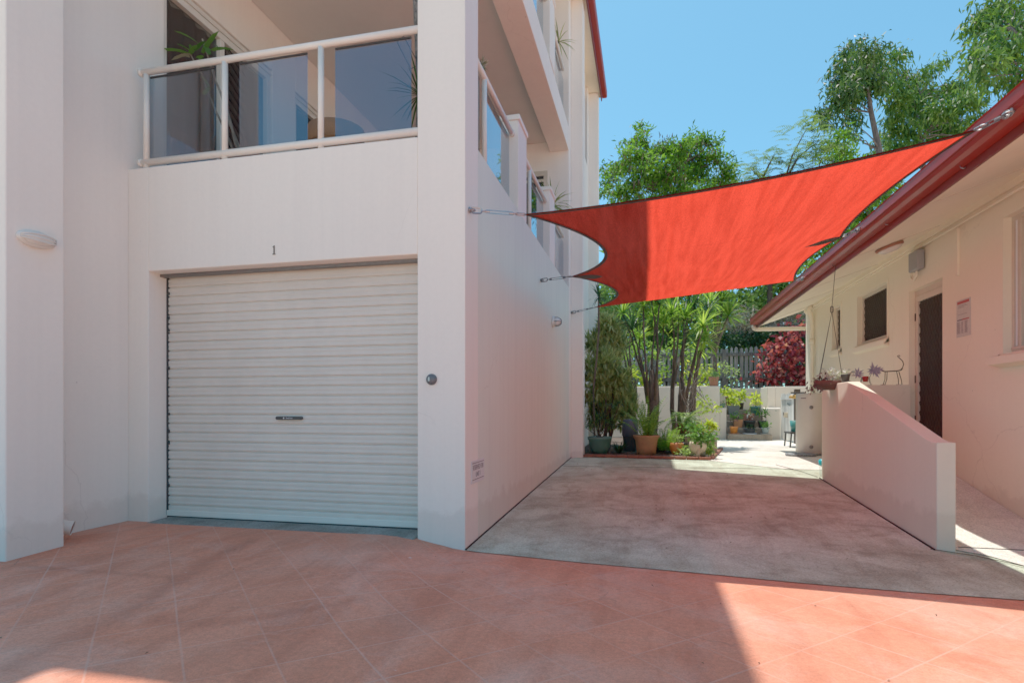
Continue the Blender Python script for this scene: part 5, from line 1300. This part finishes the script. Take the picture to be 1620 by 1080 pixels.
m.build('wire_frame', M['wire'], t)
def CP(px, py): return at(px, py, YW)
t = thing('wire_cat', 'rusty wire cat silhouette with raised curled tail on the return wall', 'ornament', (CP(1410, 609).x, YW, bz0))
m = MB(); body = [CP(1394, 586), CP(1400, 587.5), CP(1410, 587), CP(1420, 586.5), CP(1426, 585), CP(1428, 582)]
tail = [CP(1424, 586), CP(1428, 581), CP(1429.5, 576), CP(1428, 571), CP(1424, 567), CP(1420.5, 564), CP(1420, 562.5), CP(1422, 562), CP(1424, 563.5)]
m.tube(body, .008, 7); m.tube(tail, .006, 7)
for tx, bx in ((1400.5, 1397), (1403.5, 1400), (1418.5, 1421.5), (1422, 1427)):
    a_ = CP(tx, 587.5); k_ = CP((tx+bx)/2+1.2, 600); b_ = CP(bx, 609); b_.z = bz0+.004; m.tube([a_, k_, b_, b_+Vector((-.03, 0, 0))], .005, 6)
m.build('frame', M['wire'], t, smooth=True)
m = MB(); star(CP(1391, 585), .05, 8, m); m.build('head', M['purple'], t)

# ------------------------------------------------------------------ balcony plants
def bpot(c, r, h, mat, lab, style='taper', nm='potted_plant'):
    t = thing(nm, lab, 'potted plant', c); pot_mesh(t, c, r, h, mat, style); return t
c = (-4.02, 5.15, 3.0); t = bpot(c, .20, .60, 'terracotta_dark', 'tall leafy plant in brown pot at the left of the front balcony')
m = MB(); lv = Leaves()
for tx, ty in ((320, 62), (302, 88), (330, 95)):
    e = at(tx, ty, 4.98); m.tube(wig((c[0]+RNG.uniform(-.04, .04), c[1], c[2]+.5), e, 6, .03), [.014, .012, .012, .01, .009, .008, .006], 7)
m.build('stems', M['twig'], t, smooth=True)
def bigleaf(lv, a, b, W_):
    a, b = np.array(at(*a, 4.96)), np.array(at(*b, 4.92)); d_ = b-a; L = np.linalg.norm(d_)
    lv.straps([a], [d_/L+np.array([0, 0, .25])], [L*1.02], [W_], [.14], 4)
for a, b, w_ in (((317, 72), (276, 50), .055), ((302, 86), (248, 82), .06), ((305, 84), (280, 70), .045), ((320, 84), (342, 56), .05), ((322, 80), (346, 50), .05), ((322, 90), (310, 92), .05), ((335, 80), (370, 82), .055), ((318, 92), (322, 108), .06), ((326, 74), (330, 88), .07), ((308, 80), (325, 66), .045), ((304, 82), (300, 70), .04), ((340, 70), (346, 80), .02), ((318, 120), (330, 140), .04), ((322, 150), (333, 138), .05), ((300, 86), (312, 72), .05)):
    bigleaf(lv, a, b, w_)
lv.build('foliage', M['lf_mid'], t)
lv = Leaves(); bigleaf(lv, (302, 86), (272, 97), .05); bigleaf(lv, (300, 90), (284, 88), .05); lv.build('withered_leaves', M['lf_dry'], t)
c = (-3.42, 5.35, 3.0); t = bpot(c, .19, .56, 'green_pot', 'low green tub in the middle of the front balcony', 'bowl'); lv = Leaves(); lv.clump((c[0], c[1], c[2]+.55), (.14, .14, .05), 40, .08, .03); lv.build('foliage', M['lf_dark'], t)
c = (-3.08, 5.35, 3.0); t = bpot(c, .27, .86, 'terracotta', 'large terracotta urn on the front balcony'); m = MB()
for z in (.66, .69): m.lathe([(.268, z), (.275, z+.008), (.268, z+.016)], c, 28)
m.build('bands', M['terracotta'], t)
c = (-2.06, 5.0, 3.0); t = bpot(c, .15, .3, 'black_pot', 'speckled dragon tree trunk at the right corner of the front balcony', nm='dragon_tree')
m = MB(); tp = [(-2.06, 5.0, 3.25), (-2.03, 4.99, 3.7), (-2.035, 5.0, 4.1), (-2.05, 5.0, 4.5), (-2.08, 5.02, 5.0), (-2.05, 5.05, 5.7)]; m.tube(tp, [.035, .034, .034, .036, .04, .04], 10); m.build('trunk', M['spot_bark'], t, smooth=True)
m = MB(); m.tube([(-2.0, 4.98, 4.12), (-2.02, 4.6, 4.2), (-2.06, 4.56, 4.13), (-2.08, 4.9, 4.1), (-2.06, 4.97, 4.16)], .004, 5); m.build('tie_wire', M['wire'], t)
lv = Leaves(); rosette(lv, (-1.98, 4.86, 3.83), 40, .36, .018, .1, .25); lv.build('crown', M['lf_strap_dark'], t)
# tufts at side balconies
b0 = atx(765, 103, -1.55); t = thing('potted_grass', 'pale dried seed head behind the side balcony rail', 'potted plant', (-1.9, b0.y+.1, 3.0)); pot_mesh(t, (-1.9, b0.y+.1, 3.0), .14, .3, 'black_pot')
m = MB(); m.tube([(-1.9, b0.y+.1, 3.25), (-1.6, b0.y, b0.z)], .008, 6); m.build('stem', M['twig'], t); lv = Leaves(); k = 70; D = unit(RNG.normal(size=(k, 3))); lv.quads(np.tile(np.array([-1.58, b0.y, b0.z]), (k, 1)), D, RNG.normal(size=(k, 3)), .10, .012); lv.build('seed_head', M['lf_dry'], t)
b0 = atx(884, 325, -1.5); t = thing('potted_cordyline', 'drooping strappy plant on the first floor side balcony end', 'potted plant', (-1.85, b0.y, 3.0)); pot_mesh(t, (-1.85, b0.y, 3.0), .16, .4, 'terracotta_dark'); lv = Leaves(); rosette(lv, (-1.62, b0.y, b0.z), 50, .5, .03, .3, .35); m = MB(); m.tube([(-1.85, b0.y, 3.35), (-1.62, b0.y, b0.z)], .015, 6); m.build('stem', M['bark_grey'], t); lv.build('foliage', M['lf_olive'], t)
b0 = atx(884, 66, -1.5); t = thing('potted_palm', 'wispy grey plant on the second floor side balcony', 'potted plant', (-1.85, b0.y, 6.30)); pot_mesh(t, (-1.85, b0.y, 6.30), .15, .4, 'black_pot'); lv = Leaves(); rosette(lv, (-1.50, b0.y, b0.z), 30, .34, .02, .2, .3); m = MB(); m.tube([(-1.85, b0.y, 6.66), (-1.50, b0.y, b0.z)], .012, 6); m.build('stem', M['bark_grey'], t); lv.build('foliage', M['lf_olive'], t)

# ------------------------------------------------------------------ trees beyond the fence
def tree(name, label, Y, base_px, trunk, clumps, mat, L, W_, lai=2.0, droop=.4, out=.4, r0=.16, bark='bark_gum', group=None, extra=None, spread=1.8, shell=.6, flat=.85, rs=1.0):
    """trunk: list of (px,py) from base upward; clumps (px,py,rpx)"""
    b_ = at(base_px, 600, Y); b_.z = 1.55
    t = thing(name, label, 'tree', b_, group)
    tp = [b_] + [at(px, py, Y) for px, py in trunk]
    m = MB(); n = len(tp); m.tube(tp, [r0*(1-.75*i/(n-1)) for i in range(n)], 9)
    lv = Leaves(); pts = []
    for px, py, rp in clumps:
        yy = Y+RNG.uniform(-spread, spread); p = at(px, py, yy); pts.append(p); r_ = rp/FPX*Y
        # limb from the nearest trunk point below
        cand = [q for q in tp[1:] if q.z < p.z+.2] or [tp[1]]
        q = min(cand, key=lambda a: (a-p).length); pth = wig(q, p, 4, .10); m.tube(pth, [r0*.20, r0*.16, r0*.12, r0*.08, r0*.04], 6)
        r_ *= rs; nn = int(lai*2.7*PI*r_*r_/(.5*L*W_)); lv.clump(p, (r_*1.1, r_*1.1, r_*flat*1.1), max(36, nn), L, W_, droop, out, max(L*.55, .24*r_), shell, .6, 26)
        for k in range(4): e = p + Vector(RNG.normal(0, r_*.5, 3)); m.tube(wig(p, e, 2, .1), [r0*.06, r0*.05, r0*.03], 4)
    m.build('trunk', M[bark], t, smooth=True); lv.build('crown', M[mat], t)
    if extra:
        for nm, mt, L2, W2, dr2, f in extra:
            l2 = Leaves()
            for (px, py, rp), p in zip(clumps, pts):
                r_ = rp/FPX*Y; k = int(f*PI*r_*r_/(.5*L2*W2))
                if k < 3: continue
                l2.clump(p+Vector((0, 0, -.1*r_)), (r_, r_, r_*.8), max(9, k), L2, W2, dr2, .1, None, .4)
            l2.build(nm, M[mt], t)
    return t
GT = 'trees beyond the back fence'
tree('legume_tree', 'broad feathery bright green tree with brown pods above the sail', 24, 1060, [(1062, 420), (1058, 340), (1052, 290)],
     [(1014, 207, 10), (1012, 224, 14), (992, 229, 9), (1000, 247, 18), (1025, 244, 18), (1050, 234, 18), (1075, 235, 16), (1092, 219, 12), (1108, 222, 13), (1124, 226, 10), (1085, 248, 22), (1115, 250, 18), (1140, 254, 13), (1152, 268, 12), (985, 264, 18), (967, 272, 15), (960, 288, 12), (1020, 270, 26), (1060, 270, 26), (1100, 276, 26), (1135, 284, 20), (952, 304, 12), (985, 298, 18), (1030, 302, 24), (1075, 306, 24), (1160, 285, 10), (1110, 310, 20), (1000, 325, 25), (1050, 335, 25)],
     'lf_legume', .22, .07, 1.9, .35, .5, .22, 'bark_dark', GT, [('pods', 'lf_pod', .26, .04, 2.2, .5)], rs=1.0)
# sparse feathery tree
b_ = at(1215, 600, 22); b_.z = 1.55; t = thing('feathery_tree', 'sparse tree with long bare twigs and flat feathery leaves', 'tree', b_, GT)
m = MB(); lv = Leaves(); f0 = at(1222, 345, 22)
m.tube([b_, at(1218, 460, 22), f0], [.12, .09, .07], 8)
for (sx, sy), path in (((1222, 345), [(1240, 290), (1254, 245), (1270, 215), (1277, 203)]), ((1240, 290), [(1262, 250), (1280, 235), (1298, 222)]), ((1222, 345), [(1215, 310), (1205, 285), (1186, 265)]), ((1222, 345), [(1270, 320), (1290, 285), (1298, 255), (1312, 235)]), ((1205, 285), [(1216, 262), (1225, 245)]), ((1215, 310), [(1195, 300), (1178, 290)])):
    pts = [at(sx, sy, 22)] + [at(x, y, 22+RNG.uniform(-.5, .5)) for x, y in path]
    m.tube(pts, [.05*(1-.8*i/(len(pts)-1)) for i in range(len(pts))], 6)
    for q in pts[1:]:
        for k in range(18):
            a = RNG.uniform(0, 2*PI); s0 = q + Vector(RNG.normal(0, .26, 3)); lv.frond(s0, (math.cos(a), math.sin(a)*.6, RNG.uniform(-.1, .45)), RNG.uniform(.4, .75), .13, .5, 11, .045)
m.build('trunk', M['bark_dark'], t, smooth=True); lv.build('crown', M['lf_far'], t)
tree('gum_tree', 'tall dark crowned gum tree with leaning trunk right of centre', 28, 1412, [(1402, 300), (1390, 235), (1378, 178), (1373, 140), (1368, 100)],
     [(1352, 78, 12), (1375, 78, 14), (1390, 84, 10), (1335, 92, 13), (1358, 98, 18), (1382, 104, 16), (1330, 112, 15), (1352, 122, 20), (1378, 126, 16), (1345, 142, 18), (1318, 132, 11), (1365, 148, 16), (1325, 158, 14), (1308, 172, 11), (1300, 182, 9), (1340, 168, 13), (1310, 195, 9), (1345, 190, 12), (1395, 130, 10), (1340, 212, 9)],
     'lf_gum_dark', .34, .08, 2.4, 1.3, .35, .18, 'bark_gum', GT)
tree('gum_tree', 'spreading pale green gum tree behind the right end of the sail', 31, 1470, [(1466, 330), (1462, 270), (1455, 220), (1450, 175)],
     [(1424, 82, 7), (1416, 94, 10), (1408, 110, 10), (1425, 120, 12), (1402, 138, 12), (1428, 142, 15), (1455, 122, 10), (1472, 110, 10), (1488, 103, 8), (1448, 140, 12), (1446, 165, 17), (1474, 150, 16), (1502, 142, 15), (1528, 140, 13), (1420, 172, 17), (1466, 184, 18), (1500, 172, 18), (1536, 162, 15), (1410, 198, 14), (1438, 206, 16), (1480, 204, 18), (1515, 192, 14), (1550, 180, 11), (1400, 222, 12), (1430, 232, 15), (1465, 228, 15), (1392, 250, 14), (1550, 205, 14), (1520, 215, 14)],
     'lf_gum', .36, .085, 2.7, 1.3, .35, .16, 'bark_gum', GT)
tree('gum_tree', 'nearest gum tree hanging in from the top right corner', 17, 1700, [(1690, 300), (1660, 150), (1640, 90), (1615, 60)],
     [(1560, 12, 18), (1590, 8, 20), (1615, 15, 18), (1545, 35, 13), (1572, 40, 20), (1605, 48, 20), (1558, 62, 16), (1588, 72, 18), (1618, 78, 16), (1548, 88, 13), (1540, 104, 11), (1568, 98, 18), (1600, 104, 18), (1625, 110, 14), (1553, 118, 12), (1585, 125, 13), (1610, 130, 10), (1535, 122, 8), (1640, 40, 25)],
     'lf_gum', .26, .065, 2.2, 1.3, .35, .16, 'bark_gum', GT)
tree('young_tree', 'bright green young tree under the dark gum crown', 23, 1320, [(1322, 350), (1320, 270)],
     [(1312, 228, 12), (1328, 216, 10), (1342, 236, 12), (1300, 245, 10), (1325, 250, 14), (1350, 255, 12), (1370, 262, 10)], 'lf_legume', .22, .08, 1.6, .3, .5, .08, 'bark_dark', GT)
tree('poinciana_tree', 'green tree with orange blossoms glimpsed between sail and gutter', 21, 1360, [(1360, 440), (1362, 370)],
     [(1372, 318, 16), (1392, 305, 14), (1352, 340, 16), (1335, 365, 16), (1312, 388, 16), (1290, 408, 16), (1375, 345, 18), (1350, 370, 18), (1410, 290, 14), (1320, 410, 18), (1280, 425, 12)], 'lf_legume', .20, .08, 1.8, .3, .5, .1, 'bark_dark', GT, [('blossoms', 'lf_flower', .12, .09, 0, .18)])
# bushes directly behind the fence
shrub('leafy_bush', 'dense glossy green bush behind the fence under the sail edge', 'shrub', 22.5, [(1195, 462, 24), (1222, 455, 22), (1250, 450, 20), (1165, 475, 24), (1185, 490, 20), (1215, 478, 18), (1240, 472, 16), (1262, 470, 14), (1280, 465, 14)], 'lf_bush', .24, .13, 2.4, .3, .5, stem=.04, group='bushes behind the fence')
shrub('leafy_bush', 'shaded green bush behind the fence at the left of the dracaenas', 'shrub', 23.0, [(955, 480, 26), (985, 500, 28), (960, 525, 26), (1010, 525, 28), (1040, 500, 30), (1070, 525, 28), (1000, 555, 24), (1045, 555, 24), (975, 560, 22), (1085, 550, 22), (1020, 470, 28), (1060, 465, 26), (1095, 480, 24), (1125, 470, 24)], 'lf_bush', .24, .12, 2.2, .3, .5, stem=.04, group='bushes behind the fence')
shrub('leafy_bush', 'dark fir green bush just above the fence pickets', 'shrub', 21.6, [(1165, 540, 14), (1185, 535, 14), (1205, 532, 14), (1225, 535, 14), (1245, 538, 14), (1145, 538, 12), (1265, 530, 14), (1125, 545, 14), (1285, 520, 16)], 'lf_dark', .12, .05, 2.6, .1, .5, stem=.03, group='bushes behind the fence')
shrub('leafy_bush', 'low green hedge seen through the gaps of the fence', 'shrub', 21.4, [(940+i*20, 585+RNG.uniform(-8, 8), 15) for i in range(19)], 'lf_bush', .20, .11, 1.6, .2, .5, stem=.03, group='bushes behind the fence', spread=.2)
shrub('dry_bush', 'grey brown dry twiggy bush behind the fence near the gutter end', 'shrub', 22.0, [(1155, 508, 16), (1180, 505, 18), (1205, 510, 16), (1230, 500, 16), (1255, 495, 16), (1190, 520, 14), (1275, 500, 14), (1225, 515, 12), (1140, 515, 12)], 'lf_dry', .16, .05, 1.5, .4, .4, stem=.03)
m = MB()
for i in range(70):
    a_ = at(1150+RNG.uniform(0, 130), 528, 21.9+RNG.uniform(-.4, .4)); b_ = at(1150+RNG.uniform(-10, 140), 478+RNG.uniform(0, 40), 21.9+RNG.uniform(-.6, .6)); m.tube(wig(a_, b_, 3, .14), [.016, .014, .010, .006], 4)
tag(m.build('bare_branches', M['twig']), 'tangle of bare pale branches above the fence', 'branches')
lv = Leaves()
for i in range(90):
    x = lerp(-30, 45, i/89); lv.clump((x, 44+RNG.uniform(-2, 2), RNG.uniform(3, 10.5)), (2.6, 2.0, 3.0), 330, .7, .35, .2, .5)
tag(lv.build('woodland', M['lf_bush'], base=(5, 44, 0)), 'far line of woodland behind the garden trees', 'woodland', kind='stuff')
